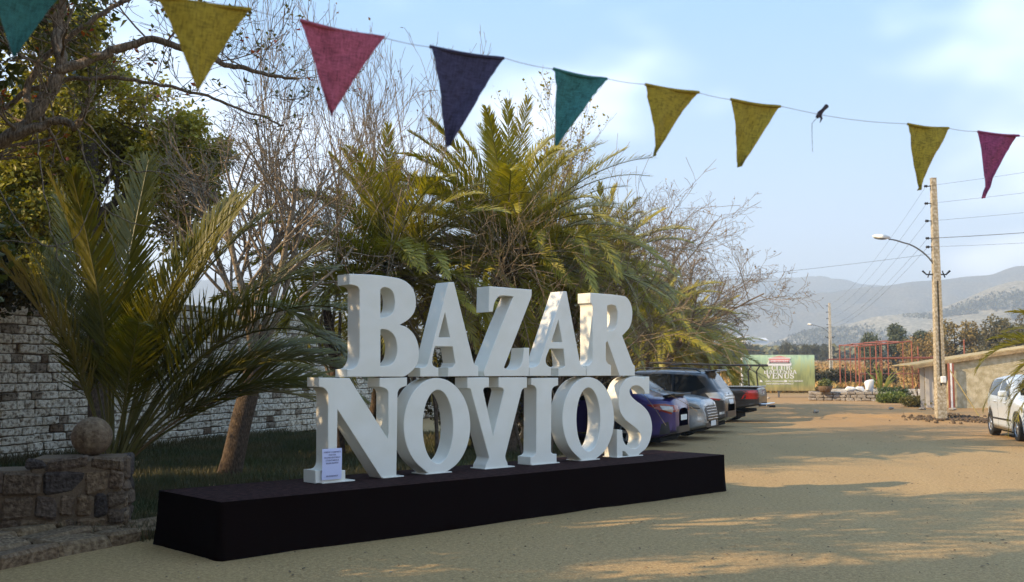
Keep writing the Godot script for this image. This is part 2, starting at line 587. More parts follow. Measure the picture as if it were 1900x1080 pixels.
func make_pier() -> void:
	rng.seed = 5
	var t := thing("stone_wall", "low brown rubble stone wall ending in a square pier", "wall", Vector3(-3.79, 0, -10.16), deg_to_rad(13.5))
	var b := MB.new()
	b.block(Transform3D(Basis(), Vector3(-1.75, 0.30, -0.28)), Vector3(3.45, 0.70, 0.525), 0.03)
	b.block(Transform3D(Basis(), Vector3(-0.45, 0.36, -0.295)), Vector3(0.87, 0.80, 0.552), 0.03)
	part("mortar_core", b.mesh(M.rubble_mortar), t)
	rubble_face(t, Vector3(0, 0, 0), Vector3.RIGHT, Vector3.BACK, -3.4, -0.16, -0.02, 0.645)
	rubble_face(t, Vector3(0, 0, 0), Vector3.RIGHT, Vector3.BACK, -0.16, 0.0, -0.02, 0.645)
	rubble_face(t, Vector3(0, 0, 0), Vector3.RIGHT, Vector3.BACK, -0.9, 0.0, 0.645, 0.765)
	rubble_face(t, Vector3(0, 0, 0), Vector3.FORWARD, Vector3.RIGHT, 0.02, 0.6, -0.02, 0.765)
	var sp := MB.new()
	var pr := PackedVector2Array()
	for i in 33:
		var a := -PI / 2 + PI * i / 32.0
		pr.append(Vector2(maxf(0.0005, 0.197 * cos(a)), 0.197 + 0.197 * sin(a)))
	sp.lathe(pr, 48)
	for i in sp.v.size():
		sp.v[i] += sp.n[i] * (0.004 * noise.get_noise_3dv(sp.v[i] * 300.0) - 0.005 * absf(noise.get_noise_3dv(sp.v[i] * 900.0)))
	sp.smooth()
	var ball := part("stone_ball", sp.mesh(M.ball_stone), self, Transform3D(Basis(), Vector3(-4.24, 0.752, -10.42)))
	tag(ball, "round brown stone ball resting on the rubble pier", "ornament")
	var kb := thing("kerb", "rough flat stone kerb along the foot of the rubble wall", "kerb", Vector3.ZERO)
	tag(kb, "", "", "", "structure")
	rng.seed = 19
	var p := Vector3(-4.62, 0, -7.55)
	var d := Vector3(0.42, 0, -0.907)
	var q := Vector3(-0.907, 0, -0.42)
	for r in 3:
		var s := -0.2 - 0.15 * r
		while s < 2.75:
			var ww := rng.randf_range(0.35, 0.75)
			var m := MB.new()
			var hh := 0.09 + 0.025 * r
			m.block(Transform3D(), Vector3(ww - 0.025, hh + 0.06, 0.36), 0.03, 0.03, rng)
			var c := Color(0.36, 0.25, 0.14).lerp(Color(0.28, 0.19, 0.11), rng.randf())
			for i in m.c.size(): m.c[i] = c
			part("kerb_stone", m.mesh(M.rubble), kb, Transform3D(Basis(d, Vector3.UP, -q) * Basis.from_euler(Vector3(rng.randf_range(-0.05, 0.05), rng.randf_range(-0.06, 0.06), rng.randf_range(-0.03, 0.03))), p + d * (s + ww * 0.5) + q * (0.17 + r * 0.37) + Vector3.UP * (hh * 0.5 - 0.03)))
			s += ww
	for s in 3:
		var m := MB.new()
		m.block(Transform3D(), Vector3(0.62, 0.17, 0.2), 0.05, 0.02, rng)
		for i in m.c.size(): m.c[i] = Color(0.33, 0.23, 0.13)
		part("kerb_stone", m.mesh(M.rubble), kb, Transform3D(Basis(Vector3.UP, deg_to_rad(60)), Vector3(-3.62 + 0.32 * s, 0.05, -10.42 - 0.56 * s)))

# ---------------------------------------------------------------- stage
var st_at := Vector3(-2.485, 0, -8.866)
var st_yaw := deg_to_rad(43.34)
var st_x := Vector3(0.7273, 0, -0.6863)
var st_n := Vector3(0.6863, 0, 0.7273)
func make_stage() -> void:
	var t := thing("stage", "long low stage draped in black cloth under the white letters", "stage", st_at + st_x * 3.67 - st_n * 0.61, st_yaw)
	var b := MB.new()
	var nx := 74
	var nz := 14
	for j in nz + 1:
		for i in nx + 1:
			var x := -3.67 + 7.34 * i / nx
			var z := -0.61 + 1.22 * j / nz
			var e := minf(minf(x + 3.67, 3.67 - x), minf(z + 0.61, 0.61 - z))
			var y := 0.4985 + 0.0015 * noise.get_noise_2d(x * 60.0, z * 60.0)
			if e < 0.001: y = 0.488
			b.vert(Vector3(x, y, z), Vector3.UP)
	for j in nz:
		for i in nx:
			var a := j * (nx + 1) + i
			b.tri(a, a + nx + 1, a + nx + 2); b.tri(a, a + nx + 2, a + 1)
	b.smooth()
	part("deck", b.mesh(M.deck_cloth), t)
	var per := []
	var cs := [Vector2(-3.67, 0.61), Vector2(3.67, 0.61), Vector2(3.67, -0.61), Vector2(-3.67, -0.61)]
	for q in 4:
		var a: Vector2 = cs[q]
		var e: Vector2 = cs[(q + 1) % 4]
		var n := int((e - a).length() / 0.045)
		for i in n: per.append([a.lerp(e, float(i) / n), (Vector2((e - a).y, -(e - a).x)).normalized() * -1.0, minf(float(i) / n, 1.0 - float(i) / n) * (e - a).length()])
	var s := MB.new()
	var rows := 10
	for r in rows + 1:
		var k := float(r) / rows
		for i in per.size():
			var p: Vector2 = per[i][0]
			var o: Vector2 = per[i][1]
			var corner := exp(-per[i][2] * 9.0)
			var w := k * k * (0.012 + 0.018 * noise.get_noise_2d(i * 3.1, 4.0) + 0.010 * noise.get_noise_2d(i * 9.7, 40.0) + 0.035 * corner) + 0.004 * noise.get_noise_2d(i * 1.3, k * 60.0)
			p += o * (0.003 + w)
			s.vert(Vector3(p.x, 0.4885 * (1.0 - k) + k * (-0.03 + 0.006 * noise.get_noise_2d(i * 5.0, 9.0)), p.y), Vector3.UP)
	var m := per.size()
	for r in rows:
		for i in m:
			var a := r * m + i
			var e := r * m + (i + 1) % m
			s.tri(a, a + m, e + m); s.tri(a, e + m, e)
	s.smooth()
	part("skirt", s.mesh(M.black_cloth), t)

# ---------------------------------------------------------------- letters
func smooth_outline(f: Array) -> PackedVector2Array:
	var p := PackedVector2Array()
	for i in range(0, f.size(), 2): p.append(Vector2(f[i], f[i + 1]))
	var n := p.size()
	var sharp := []
	for i in n:
		var a := (p[i] - p[(i + n - 1) % n]).normalized()
		var e := (p[(i + 1) % n] - p[i]).normalized()
		sharp.append(a.dot(e) < cos(deg_to_rad(50)))
	var tan_ := []
	for i in n:
		var a := p[i] - p[(i + n - 1) % n]
		var e := p[(i + 1) % n] - p[i]
		if a.length() > 0.2: tan_.append(a.normalized())
		elif e.length() > 0.2: tan_.append(e.normalized())
		else: tan_.append((a + e).normalized())
	var out := PackedVector2Array()
	for i in n:
		var j := (i + 1) % n
		var l := p[i].distance_to(p[j])
		var dirn := (p[j] - p[i]).normalized()
		out.append(p[i])
		if l > 0.2 or l < 0.012 or (sharp[i] and sharp[j]): continue
		var t0: Vector2 = dirn if sharp[i] else tan_[i]
		var t1: Vector2 = dirn if sharp[j] else tan_[j]
		for q in range(1, 5):
			var t := q / 5.0
			var t2 := t * t
			var t3 := t2 * t
			out.append(p[i] * (2 * t3 - 3 * t2 + 1) + t0 * l * (t3 - 2 * t2 + t) + p[j] * (-2 * t3 + 3 * t2) + t1 * l * (t3 - t2))
	return out

func area2(p: PackedVector2Array) -> float:
	var s := 0.0
	for i in p.size():
		s += p[i].cross(p[(i + 1) % p.size()])
	return s

func inset(p: PackedVector2Array, d: float) -> PackedVector2Array:
	var o := PackedVector2Array()
	var n := p.size()
	for i in n:
		var a := (p[i] - p[(i + n - 1) % n]).normalized()
		var e := (p[(i + 1) % n] - p[i]).normalized()
		var na := Vector2(-a.y, a.x)
		var ne := Vector2(-e.y, e.x)
		var m := (na + ne)
		var k := m.length_squared()
		o.append(p[i] + (m * (2.0 / maxf(k, 0.5))) * d * 1.0 if k > 0.01 else p[i])
	return o

func ear_clip(pts: PackedVector2Array) -> PackedInt32Array:
	var idx := []
	for i in pts.size(): idx.append(i)
	var out := PackedInt32Array()
	var guard := 0
	while idx.size() > 3 and guard < 2000000:
		var best := -1
		var best_q := -1.0
		var n := idx.size()
		for i in n:
			guard += 1
			var a := pts[idx[(i + n - 1) % n]]
			var b := pts[idx[i]]
			var c := pts[idx[(i + 1) % n]]
			var cr := (b - a).cross(c - b)
			if cr <= 1e-9: continue
			var ok := true
			for q in n:
				var w: Vector2 = pts[idx[q]]
				if w.distance_squared_to(a) < 1e-10 or w.distance_squared_to(b) < 1e-10 or w.distance_squared_to(c) < 1e-10: continue
				if (b - a).cross(w - a) >= -1e-10 and (c - b).cross(w - b) >= -1e-10 and (a - c).cross(w - c) >= -1e-10:
					ok = false
					break
			if not ok: continue
			var qual := cr / (a.distance_squared_to(c) + a.distance_squared_to(b) + b.distance_squared_to(c))
			if qual > best_q:
				best_q = qual; best = i
			if qual > 0.25: break
		if best < 0: break
		out.append_array([idx[(best + n - 1) % n], idx[best], idx[(best + 1) % n]])
		idx.remove_at(best)
	if idx.size() == 3: out.append_array([idx[0], idx[1], idx[2]])
	return out

func with_holes(outer: PackedVector2Array, holes: Array) -> PackedVector2Array:
	var poly := outer.duplicate()
	holes.sort_custom(func(a, b): return Array(a).map(func(q): return q.x).max() > Array(b).map(func(q): return q.x).max())
	for h in holes:
		var bi := 0
		var bj := 0
		var bd := 1e9
		for i in poly.size():
			for j in h.size():
				var d: float = poly[i].distance_squared_to(h[j])
				if d < bd:
					bd = d; bi = i; bj = j
		var np := PackedVector2Array()
		for i in bi + 1: np.append(poly[i])
		for j in h.size() + 1: np.append(h[(bj + j) % h.size()])
		for i in range(bi, poly.size()): np.append(poly[i])
		poly = np
	return poly

func extrude(contours: Array, depth: float, bev: float, m: Material) -> ArrayMesh:
	var b := MB.new()
	var rings := []
	for k in contours.size():
		var p := smooth_outline(contours[k])
		if (area2(p) > 0.0) != (k == 0): p.reverse()
		rings.append(p)
	for side in 2:
		var ins := []
		for p in rings: ins.append(inset(p, bev))
		var outer: PackedVector2Array = ins[0]
		var poly := with_holes(outer, ins.slice(1))
		var z := 0.0 if side == 0 else -depth
		var nn := Vector3(0, 0, 1 if side == 0 else -1)
		var base := b.v.size()
		for q in poly: b.vert(Vector3(q.x, q.y, z), nn)
		var tris := ear_clip(poly)
		for i in range(0, tris.size(), 3):
			if side == 0: b.tri(base + tris[i], base + tris[i + 1], base + tris[i + 2])
			else: b.tri(base + tris[i], base + tris[i + 2], base + tris[i + 1])
		for k in rings.size():
			var p: PackedVector2Array = rings[k]
			var pi_: PackedVector2Array = ins[k]
			var n := p.size()
			var z1 := -bev if side == 0 else -depth + bev
			for i in n:
				var j := (i + 1) % n
				if side == 0: b.flat4(Vector3(p[i].x, p[i].y, z1), Vector3(p[j].x, p[j].y, z1), Vector3(pi_[j].x, pi_[j].y, z), Vector3(pi_[i].x, pi_[i].y, z))
				else: b.flat4(Vector3(pi_[i].x, pi_[i].y, z), Vector3(pi_[j].x, pi_[j].y, z), Vector3(p[j].x, p[j].y, z1), Vector3(p[i].x, p[i].y, z1))
	for p in rings:
		var n: int = p.size()
		for i in n:
			var j := (i + 1) % n
			var e: Vector2 = (p[j] - p[i]).normalized()
			var e0: Vector2 = (p[i] - p[(i + n - 1) % n]).normalized()
			var e1: Vector2 = (p[(j + 1) % n] - p[j]).normalized()
			var d0 := (e + e0).normalized() if e.dot(e0) > 0.85 else e
			var d1 := (e + e1).normalized() if e.dot(e1) > 0.85 else e
			var n0 := Vector3(d0.y, -d0.x, 0)
			var n1 := Vector3(d1.y, -d1.x, 0)
			var k := b.v.size()
			b.vert(Vector3(p[i].x, p[i].y, -depth + bev), n0); b.vert(Vector3(p[j].x, p[j].y, -depth + bev), n1)
			b.vert(Vector3(p[j].x, p[j].y, -bev), n1); b.vert(Vector3(p[i].x, p[i].y, -bev), n0)
			b.tri(k, k + 1, k + 2); b.tri(k, k + 2, k + 3)
	return b.mesh(m)

const L_B := [[1.675,2.608,1.897,2.616,2.065,2.616,2.208,2.609,2.324,2.597,2.427,2.560,2.502,2.493,2.537,2.406,2.538,2.311,2.512,2.239,2.446,2.171,2.329,2.106,2.417,2.082,2.506,2.020,2.559,1.944,2.586,1.850,2.581,1.744,2.547,1.667,2.481,1.608,2.393,1.570,2.313,1.556,1.664,1.556,1.663,1.633,1.733,1.641,1.780,1.675,1.808,1.737,1.812,1.805,1.803,2.437,1.786,2.476,1.748,2.491,1.676,2.500],
		[2.069,2.469,2.102,2.491,2.166,2.490,2.224,2.454,2.250,2.392,2.254,2.310,2.233,2.239,2.169,2.193,2.073,2.169],
		[2.075,2.046,2.107,2.054,2.185,2.038,2.251,1.990,2.285,1.915,2.291,1.822,2.268,1.741,2.204,1.683,2.079,1.665]]
const L_A := [[2.991,2.592,3.075,2.597,3.359,1.737,3.387,1.681,3.442,1.664,3.443,1.551,2.994,1.547,2.994,1.644,3.059,1.652,3.097,1.696,3.057,1.876,2.808,1.874,2.771,1.732,2.782,1.673,2.824,1.646,2.859,1.640,2.860,1.546,2.603,1.546,2.603,1.640,2.671,1.651,2.712,1.699],
		[2.947,2.252,3.018,1.979,2.857,1.974]]
const L_Z := [[3.604,2.593,4.292,2.591,4.284,2.501,3.839,1.660,3.881,1.642,4.033,1.640,4.103,1.680,4.141,1.764,4.157,1.893,4.251,1.894,4.243,1.565,3.533,1.558,3.526,1.628,3.805,2.168,3.987,2.492,3.790,2.493,3.730,2.462,3.685,2.394,3.663,2.300,3.597,2.297]]
const L_A2 := [[4.830,2.593,4.897,2.596,5.112,1.801,5.139,1.712,5.176,1.667,5.244,1.651,5.243,1.552,4.745,1.551,4.745,1.644,4.812,1.649,4.863,1.677,4.837,1.884,4.593,1.882,4.534,1.773,4.534,1.708,4.577,1.670,4.620,1.660,4.620,1.557,4.250,1.560,4.250,1.655,4.348,1.664,4.405,1.697,4.431,1.740],
		[4.748,2.237,4.814,1.965,4.625,1.962]]
const L_R := [[5.329,2.593,5.757,2.593,5.989,2.584,6.079,2.546,6.137,2.463,6.154,2.381,6.145,2.286,6.093,2.177,5.946,2.065,6.150,1.706,6.195,1.671,6.193,1.543,5.886,1.544,5.654,1.985,5.624,1.968,5.622,1.761,5.660,1.701,5.720,1.681,5.719,1.548,5.253,1.546,5.254,1.667,5.318,1.690,5.359,1.736,5.366,1.804,5.372,2.407,5.362,2.447,5.328,2.468],
		[5.656,2.445,5.738,2.460,5.817,2.447,5.852,2.369,5.841,2.217,5.796,2.151,5.725,2.122,5.652,2.118]]
const L_N := [[1.329,1.552,1.693,1.546,2.178,0.916,2.187,0.974,2.182,1.376,2.158,1.426,2.068,1.455,2.067,1.544,2.429,1.549,2.429,1.463,2.333,1.430,2.305,1.374,2.298,0.509,2.104,0.514,1.555,1.229,1.554,0.669,1.588,0.628,1.657,0.620,1.659,0.511,1.306,0.527,1.304,0.640,1.401,0.641,1.440,0.676,1.449,0.749,1.439,1.376,1.400,1.440,1.331,1.462]]
const L_O := [[3.324,1.000,3.312,0.882,3.276,0.772,3.218,0.675,3.141,0.596,3.051,0.540,2.951,0.508,2.846,0.502,2.743,0.522,2.646,0.566,2.560,0.631,2.488,0.715,2.434,0.813,2.400,0.921,2.388,1.033,2.398,1.144,2.430,1.250,2.482,1.345,2.553,1.425,2.638,1.485,2.735,1.522,2.839,1.535,2.944,1.521,3.045,1.482,3.137,1.418,3.215,1.333,3.274,1.232,3.311,1.118],
		[3.071,0.998,3.064,0.894,3.043,0.798,3.009,0.717,2.965,0.656,2.913,0.619,2.858,0.609,2.803,0.626,2.752,0.668,2.708,0.733,2.674,0.816,2.653,0.911,2.645,1.013,2.651,1.115,2.671,1.209,2.704,1.290,2.747,1.352,2.797,1.391,2.852,1.404,2.908,1.390,2.960,1.349,3.005,1.284,3.041,1.200,3.063,1.102]]
const L_V := [[3.276,1.542,3.605,1.544,3.606,1.432,3.533,1.426,3.519,1.390,3.668,0.878,3.835,1.381,3.820,1.416,3.753,1.431,3.753,1.543,4.211,1.542,4.210,1.421,4.140,1.402,4.109,1.339,3.866,0.656,3.866,0.607,3.896,0.551,3.899,0.507,3.550,0.514,3.557,0.550,3.593,0.601,3.603,0.643,3.333,1.387,3.319,1.414,3.276,1.425]]
const L_I := [[4.281,1.538,4.743,1.540,4.743,1.450,4.655,1.422,4.627,1.365,4.615,0.660,4.648,0.628,4.710,0.621,4.710,0.513,4.264,0.521,4.264,0.608,4.335,0.627,4.358,0.674,4.368,1.386,4.344,1.436,4.281,1.460]]
const L_O2 := [[5.772,1.012,5.758,0.895,5.720,0.784,5.659,0.688,5.580,0.609,5.486,0.552,5.383,0.519,5.276,0.512,5.171,0.531,5.072,0.574,4.984,0.640,4.911,0.723,4.857,0.821,4.824,0.929,4.813,1.041,4.825,1.153,4.860,1.259,4.915,1.354,4.989,1.434,5.078,1.494,5.179,1.532,5.285,1.545,5.393,1.531,5.496,1.492,5.589,1.429,5.667,1.344,5.725,1.243,5.761,1.130],
		[5.503,1.010,5.495,0.907,5.471,0.812,5.435,0.731,5.389,0.670,5.335,0.633,5.279,0.622,5.223,0.639,5.171,0.681,5.127,0.745,5.093,0.827,5.073,0.922,5.066,1.024,5.074,1.125,5.096,1.219,5.131,1.300,5.176,1.362,5.229,1.401,5.286,1.414,5.342,1.400,5.395,1.359,5.441,1.295,5.475,1.212,5.497,1.114]]
const L_S := [[6.405,1.535,6.493,1.534,6.490,1.304,6.401,1.305,6.375,1.355,6.323,1.393,6.245,1.415,6.158,1.413,6.097,1.378,6.085,1.334,6.122,1.278,6.207,1.222,6.346,1.152,6.450,1.076,6.511,0.990,6.540,0.877,6.525,0.765,6.479,0.666,6.407,0.586,6.315,0.541,6.231,0.521,6.145,0.517,6.060,0.530,5.984,0.564,5.934,0.578,5.933,0.498,5.821,0.505,5.825,0.859,5.929,0.847,5.944,0.735,5.985,0.668,6.061,0.618,6.163,0.595,6.250,0.616,6.294,0.675,6.304,0.752,6.253,0.826,6.150,0.891,5.998,0.973,5.906,1.063,5.866,1.163,5.861,1.272,5.902,1.392,5.988,1.484,6.091,1.527,6.203,1.539,6.316,1.526,6.386,1.499]]


func make_letters() -> void:
	var list := [[L_B, "white block letter B starting the upper row of the sign", []], [L_A, "white block letter A right after the B in the upper row", []], [L_Z, "white block letter Z in the middle of the upper row", []], [L_A2, "white block letter A between the Z and the R", []], [L_R, "white block letter R ending the upper row of the sign", []],
		[L_N, "white block letter N starting the lower row, paper notice on its foot", [[1.40, 1.74], [2.14, 2.36]]], [L_O, "white block letter O right after the N in the lower row", [[2.70, 3.02]]], [L_V, "white block letter V in the middle of the lower row", [[3.55, 3.97]]], [L_I, "white block letter I between the V and the second O", [[4.30, 4.72]]], [L_O2, "white block letter O right before the final S", [[5.14, 5.45]]], [L_S, "white block letter S ending the lower row of the sign", [[5.83, 5.98], [6.04, 6.30]]]]
	for q in list:
		var cs: Array = q[0]
		var f: Array = cs[0]
		var lo := 1e9
		var hi := -1e9
		var bot := 1e9
		for i in range(0, f.size(), 2):
			lo = minf(lo, f[i]); hi = maxf(hi, f[i]); bot = minf(bot, f[i + 1])
		var mid := (lo + hi) * 0.5
		var low: bool = bot < 1.0
		var y0 := 0.5 if low else 1.5485
		var loc := []
		for cc in cs:
			var g := []
			for i in range(0, cc.size(), 2):
				g.append(cc[i] - mid)
				var y: float = cc[i + 1]
				if y - bot < 0.035: y = bot + (y - bot) * 0.2
				if low: g.append(clampf(y - bot, 0.0, 1.046) + (0.002 if y - bot < 0.05 else 0.0))
				else: g.append(y - bot)
			loc.append(g)
		var t := thing("letter", q[1], "letter", st_at + st_x * mid - st_n * 0.58 + Vector3.UP * y0, st_yaw, "white letters of the two row sign")
		part("body", extrude(loc, 0.22, 0.005, M.white_paint), t)
		for bp in q[2]:
			var b := MB.new()
			b.block(Transform3D(Basis(), Vector3((bp[0] + bp[1]) * 0.5 - mid, 0.004, -0.108)), Vector3(bp[1] - bp[0] + 0.05, 0.012, 0.25), 0.003)
			part("base_plate", b.mesh(M.white_paint), t)

func words(s: String, size: float, depth: float, font_name: String, m: Material, bold := false) -> TextMesh:
	var tm := TextMesh.new()
	tm.text = s
	var f := SystemFont.new()
	f.font_names = PackedStringArray([font_name])
	if bold: f.font_weight = 700
	tm.font = f
	tm.font_size = 48
	tm.pixel_size = size / 48.0
	tm.depth = depth
	tm.material = m
	return tm

func make_notice() -> void:
	var t := thing("paper_notice", "small pale paper notice with printed lines taped to letter N", "notice", st_at + st_x * 1.475 - st_n * 0.555 + Vector3.UP * 0.535, st_yaw)
	var b := MB.new()
	for j in 9:
		for i in 7:
			var x := -0.115 + 0.23 * i / 6.0
			var y := 0.305 * j / 8.0
			b.vert(Vector3(x, y, 0.004 + 0.01 * sin(y * 9.0) * 0.6 - 0.08 * x * x), Vector3.BACK)
	for j in 8:
		for i in 6:
			var a := j * 7 + i
			b.tri(a, a + 1, a + 8); b.tri(a, a + 8, a + 7)
	b.smooth()
	part("sheet", b.mesh(M.paper), t)
	var ls := [["SUBETE Y COMPARTE", 0.270], ["ESTE DIA", 0.243], ["EN UNA HISTORIA Y", 0.216], ["ETIQUETANOS A", 0.189], ["BAZAR NOVIOS", 0.162], ["BAZARNOVIOS", 0.035]]
	for q in ls: part("print_line", words(q[0], 0.021, 0.001, "Droid Sans", M.ink), t, Transform3D(Basis(), Vector3(0, q[1], 0.012)))

# ---------------------------------------------------------------- palms
func frond_mesh(length: float, bend: float, pairs: int, leaf: float, sd: int, dry: float, tint := 1.0, slim := 1.0, bare_stalk := 0.13) -> ArrayMesh:
	var r := RandomNumberGenerator.new()
	r.seed = sd
	var b := MB.new()
	var pts := PackedVector3Array()
	var rad := PackedFloat32Array()
	var th := PackedFloat32Array()
	var p := Vector3.ZERO
	var n := 16
	for i in n + 1:
		var t := float(i) / n
		var a := bend * pow(t, 1.5)
		pts.append(p); th.append(a)
		rad.append(lerpf(0.026, 0.004, sqrt(t)) * length / 3.0)
		p += Vector3(sin(a), cos(a), 0.04 * sin(t * 5.0 + sd)) * length / n
	var stem := Color(0.17, 0.15, 0.045).lerp(Color(0.20, 0.13, 0.06), dry)
	b.col = stem
	b.tube(pts, rad, 4)
	for i in pairs:
		var t := lerpf(bare_stalk, 0.995, pow(float(i) / (pairs - 1), 0.93))
		var k := t * n
		var i0 := mini(int(k), n - 1)
		var q := pts[i0].lerp(pts[i0 + 1], k - i0)
		var a: float = lerpf(th[i0], th[i0 + 1], k - i0)
		var T := Vector3(sin(a), cos(a), 0)
		var N := Vector3(-cos(a), sin(a), 0)
		var ll := leaf * (0.35 + 1.35 * sin(PI * pow(clampf((t - 0.08) / 0.92, 0, 1), 0.75)) * 0.62 + 0.10) * (1.0 if t < 0.97 else 0.8)
		for s in [-1.0, 1.0]:
			if r.randf() < 0.04 + 0.15 * dry: continue
			var al := deg_to_rad(lerpf(62.0, 26.0, t) + r.randf_range(-9, 9))
			var be := deg_to_rad(r.randf_range(5, 42))
			var d: Vector3 = (T * cos(al) + Vector3(0, 0, s) * sin(al) * cos(be) + N * sin(al) * sin(be)).normalized()
			var l: float = ll * r.randf_range(0.85, 1.12)
			var w := slim * 0.0135 * leaf / 0.36 * r.randf_range(0.8, 1.2)
			var wd := d.cross(N).normalized() * 0.75 + d.cross(Vector3(0, 0, 1)).normalized() * 0.4
			var mid := q + d * l * 0.5
			var tip := q + (d - N * 0.10 * r.randf() + T * 0.06).normalized() * l + Vector3(0, -0.05 * l, 0)
			var g := r.randf()
			var c := Color(0.15, 0.155, 0.018).lerp(Color(0.42, 0.35, 0.045), g * 0.7 + 0.3 * t)
			c = c.lerp(Color(0.26, 0.19, 0.085), clampf(dry * r.randf_range(0.6, 1.2), 0, 1))
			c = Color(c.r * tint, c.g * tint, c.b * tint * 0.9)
			b.col = c
			b.flat4(q - wd * w * 0.5, q + wd * w * 0.5, mid + wd * w, mid - wd * w)
			b.flat3(mid - wd * w, mid + wd * w, tip)
	return b.mesh(M.frond if dry < 0.5 else M.dry_leaf, true)

var fronds := []
var dry_fronds := []
var shaded_young_fronds := []
func make_fronds() -> void:
	for q in [[0.5, 1], [1.0, 2], [1.45, 3], [1.9, 4], [2.3, 5], [1.2, 6]]:
		fronds.append(frond_mesh(3.0, q[0], 82, 0.40, q[1], 0.0))
	for q in [[0.35, 11], [0.7, 12], [1.1, 13], [1.5, 14], [1.9, 15], [0.9, 16]]:
		shaded_young_fronds.append(frond_mesh(3.0, q[0], 92, 0.46, q[1], 0.0, 0.50, 0.72, 0.27))  # dimming tint puts the shade around the near palm into its leaf colour
	for q in [[0.7, 7], [1.5, 8]]:
		dry_fronds.append(frond_mesh(2.6, q[0], 60, 0.34, q[1], 0.95))

func put_frond(t: Node3D, kind: int, base: Vector3, yaw: float, tilt: float, size: float, dry := false, twist := 0.0, young := false) -> void:
	# leans out by tilt towards yaw (0 is +x, 90 degrees is away from the camera)
	var bs := Basis(Vector3.UP, yaw) * Basis(Vector3.BACK, -tilt) * Basis(Vector3.UP, twist) * Basis.from_scale(Vector3.ONE * size)
	part("dry_frond" if dry else "frond", dry_fronds[kind] if dry else (shaded_young_fronds[kind] if young else fronds[kind]), t, Transform3D(bs, base))

func palm(label: String, at: Vector3, trunk_h: float, size: float, count: int, sd: int, radius := 0.26, dry := 6) -> Node3D:
	rng.seed = sd
	var t := thing("palm_tree", label, "palm tree", at, 0.0, "palm trees along the brick wall")
	var b := MB.new()
	var pts := PackedVector3Array()
	var rad := PackedFloat32Array()
	var n := maxi(6, int(trunk_h / 0.07))
	for i in n + 1:
		var k := float(i) / n
		pts.append(Vector3(0.15 * sin(k * 2.0 + sd), -0.1 + (trunk_h + 0.1) * k, 0.1 * sin(k * 3.0)))
		rad.append(radius * (1.12 - 0.2 * k + (0.10 if i % 2 else 0.0) + (0.25 if k > 0.85 else 0.0)))
	b.col = Color(0.15, 0.105, 0.065)
	b.tube(pts, rad, 14)
	for i in b.v.size(): b.v[i] += b.n[i] * 0.03 * noise.get_noise_3dv(b.v[i] * 90.0)
	part("trunk", b.mesh(M.bark), t)
	var top := pts[n]
	for i in count:
		var k := (i + 0.5) / count
		var tilt := deg_to_rad(lerpf(4.0, 112.0, pow(k, 0.85)) + rng.randf_range(-8, 8))
		var kind: int = [0, 1, 5, 2, 3, 4][clampi(int(k * 5.0 + rng.randf_range(-0.8, 1.2)), 0, 5)]
		if k > 0.8: kind = [0, 1, 2][rng.randi() % 3]
		put_frond(t, kind, top + Vector3(rng.randf_range(-0.08, 0.08), rng.randf_range(-0.15, 0.1), rng.randf_range(-0.08, 0.08)), i * 2.39996 + rng.randf_range(-0.3, 0.3), tilt, size * rng.randf_range(0.82, 1.1) * (1.0 if k > 0.2 else 0.9), false, rng.randf_range(-0.4, 0.4))
	for i in dry:
		put_frond(t, rng.randi() % 2, top + Vector3(0, -0.3, 0), i * 2.4 + sd, deg_to_rad(rng.randf_range(118, 150)), size * rng.randf_range(0.7, 0.95), true)
	return t

# ---------------------------------------------------------------- branching trees
func grow(b: MB, p: Vector3, d: Vector3, l: float, r: float, lvl: int, o: Dictionary, tips: Array) -> void:
	var steps: int = 6 if lvl == 0 else (5 if lvl < 3 else 3)
	var pts := PackedVector3Array([p])
	var rad := PackedFloat32Array([r])
	var dirs := [d]
	var last: bool = lvl >= o.levels
	for i in steps:
		d = (d + Vector3(rng.randf_range(-1, 1), rng.randf_range(-1, 1), rng.randf_range(-1, 1)) * o.wig + Vector3.UP * o.up).normalized()
		p += d * l / steps
		pts.append(p); dirs.append(d)
		var k := float(i + 1) / steps
		rad.append(maxf(lerpf(r, r * (0.3 if last else 0.55), k), o.get("thin", 0.0022)))
	b.tube(pts, rad, 8 if lvl == 0 else (6 if lvl == 1 else (4 if lvl == 2 else 3)), lvl < 2)
	tips.append([p, d, lvl])
	if last:
		if tips.size() < 90000: tips.append([pts[steps / 2], d, lvl])
		return
	var n: int = o.kids[lvl]
	for q in n:
		var k := lerpf(o.get("from", 0.25), 1.0, (q + rng.randf()) / n)
		var f := k * steps
		var i0 := mini(int(f), steps - 1)
		var at := pts[i0].lerp(pts[i0 + 1], f - i0)
		var dd: Vector3 = dirs[i0]
		var ax := dd.cross(Vector3(rng.randf_range(-1, 1), rng.randf_range(-1, 1), rng.randf_range(-1, 1))).normalized()
		var cd: Vector3 = dd.rotated(ax, deg_to_rad(o.spread * rng.randf_range(0.6, 1.25)))
		grow(b, at, cd, l * o.shrink * rng.randf_range(0.7, 1.2) * (1.15 - 0.4 * k), maxf(lerpf(r, r * 0.55, k) * 0.62, 0.003), lvl + 1, o, tips)

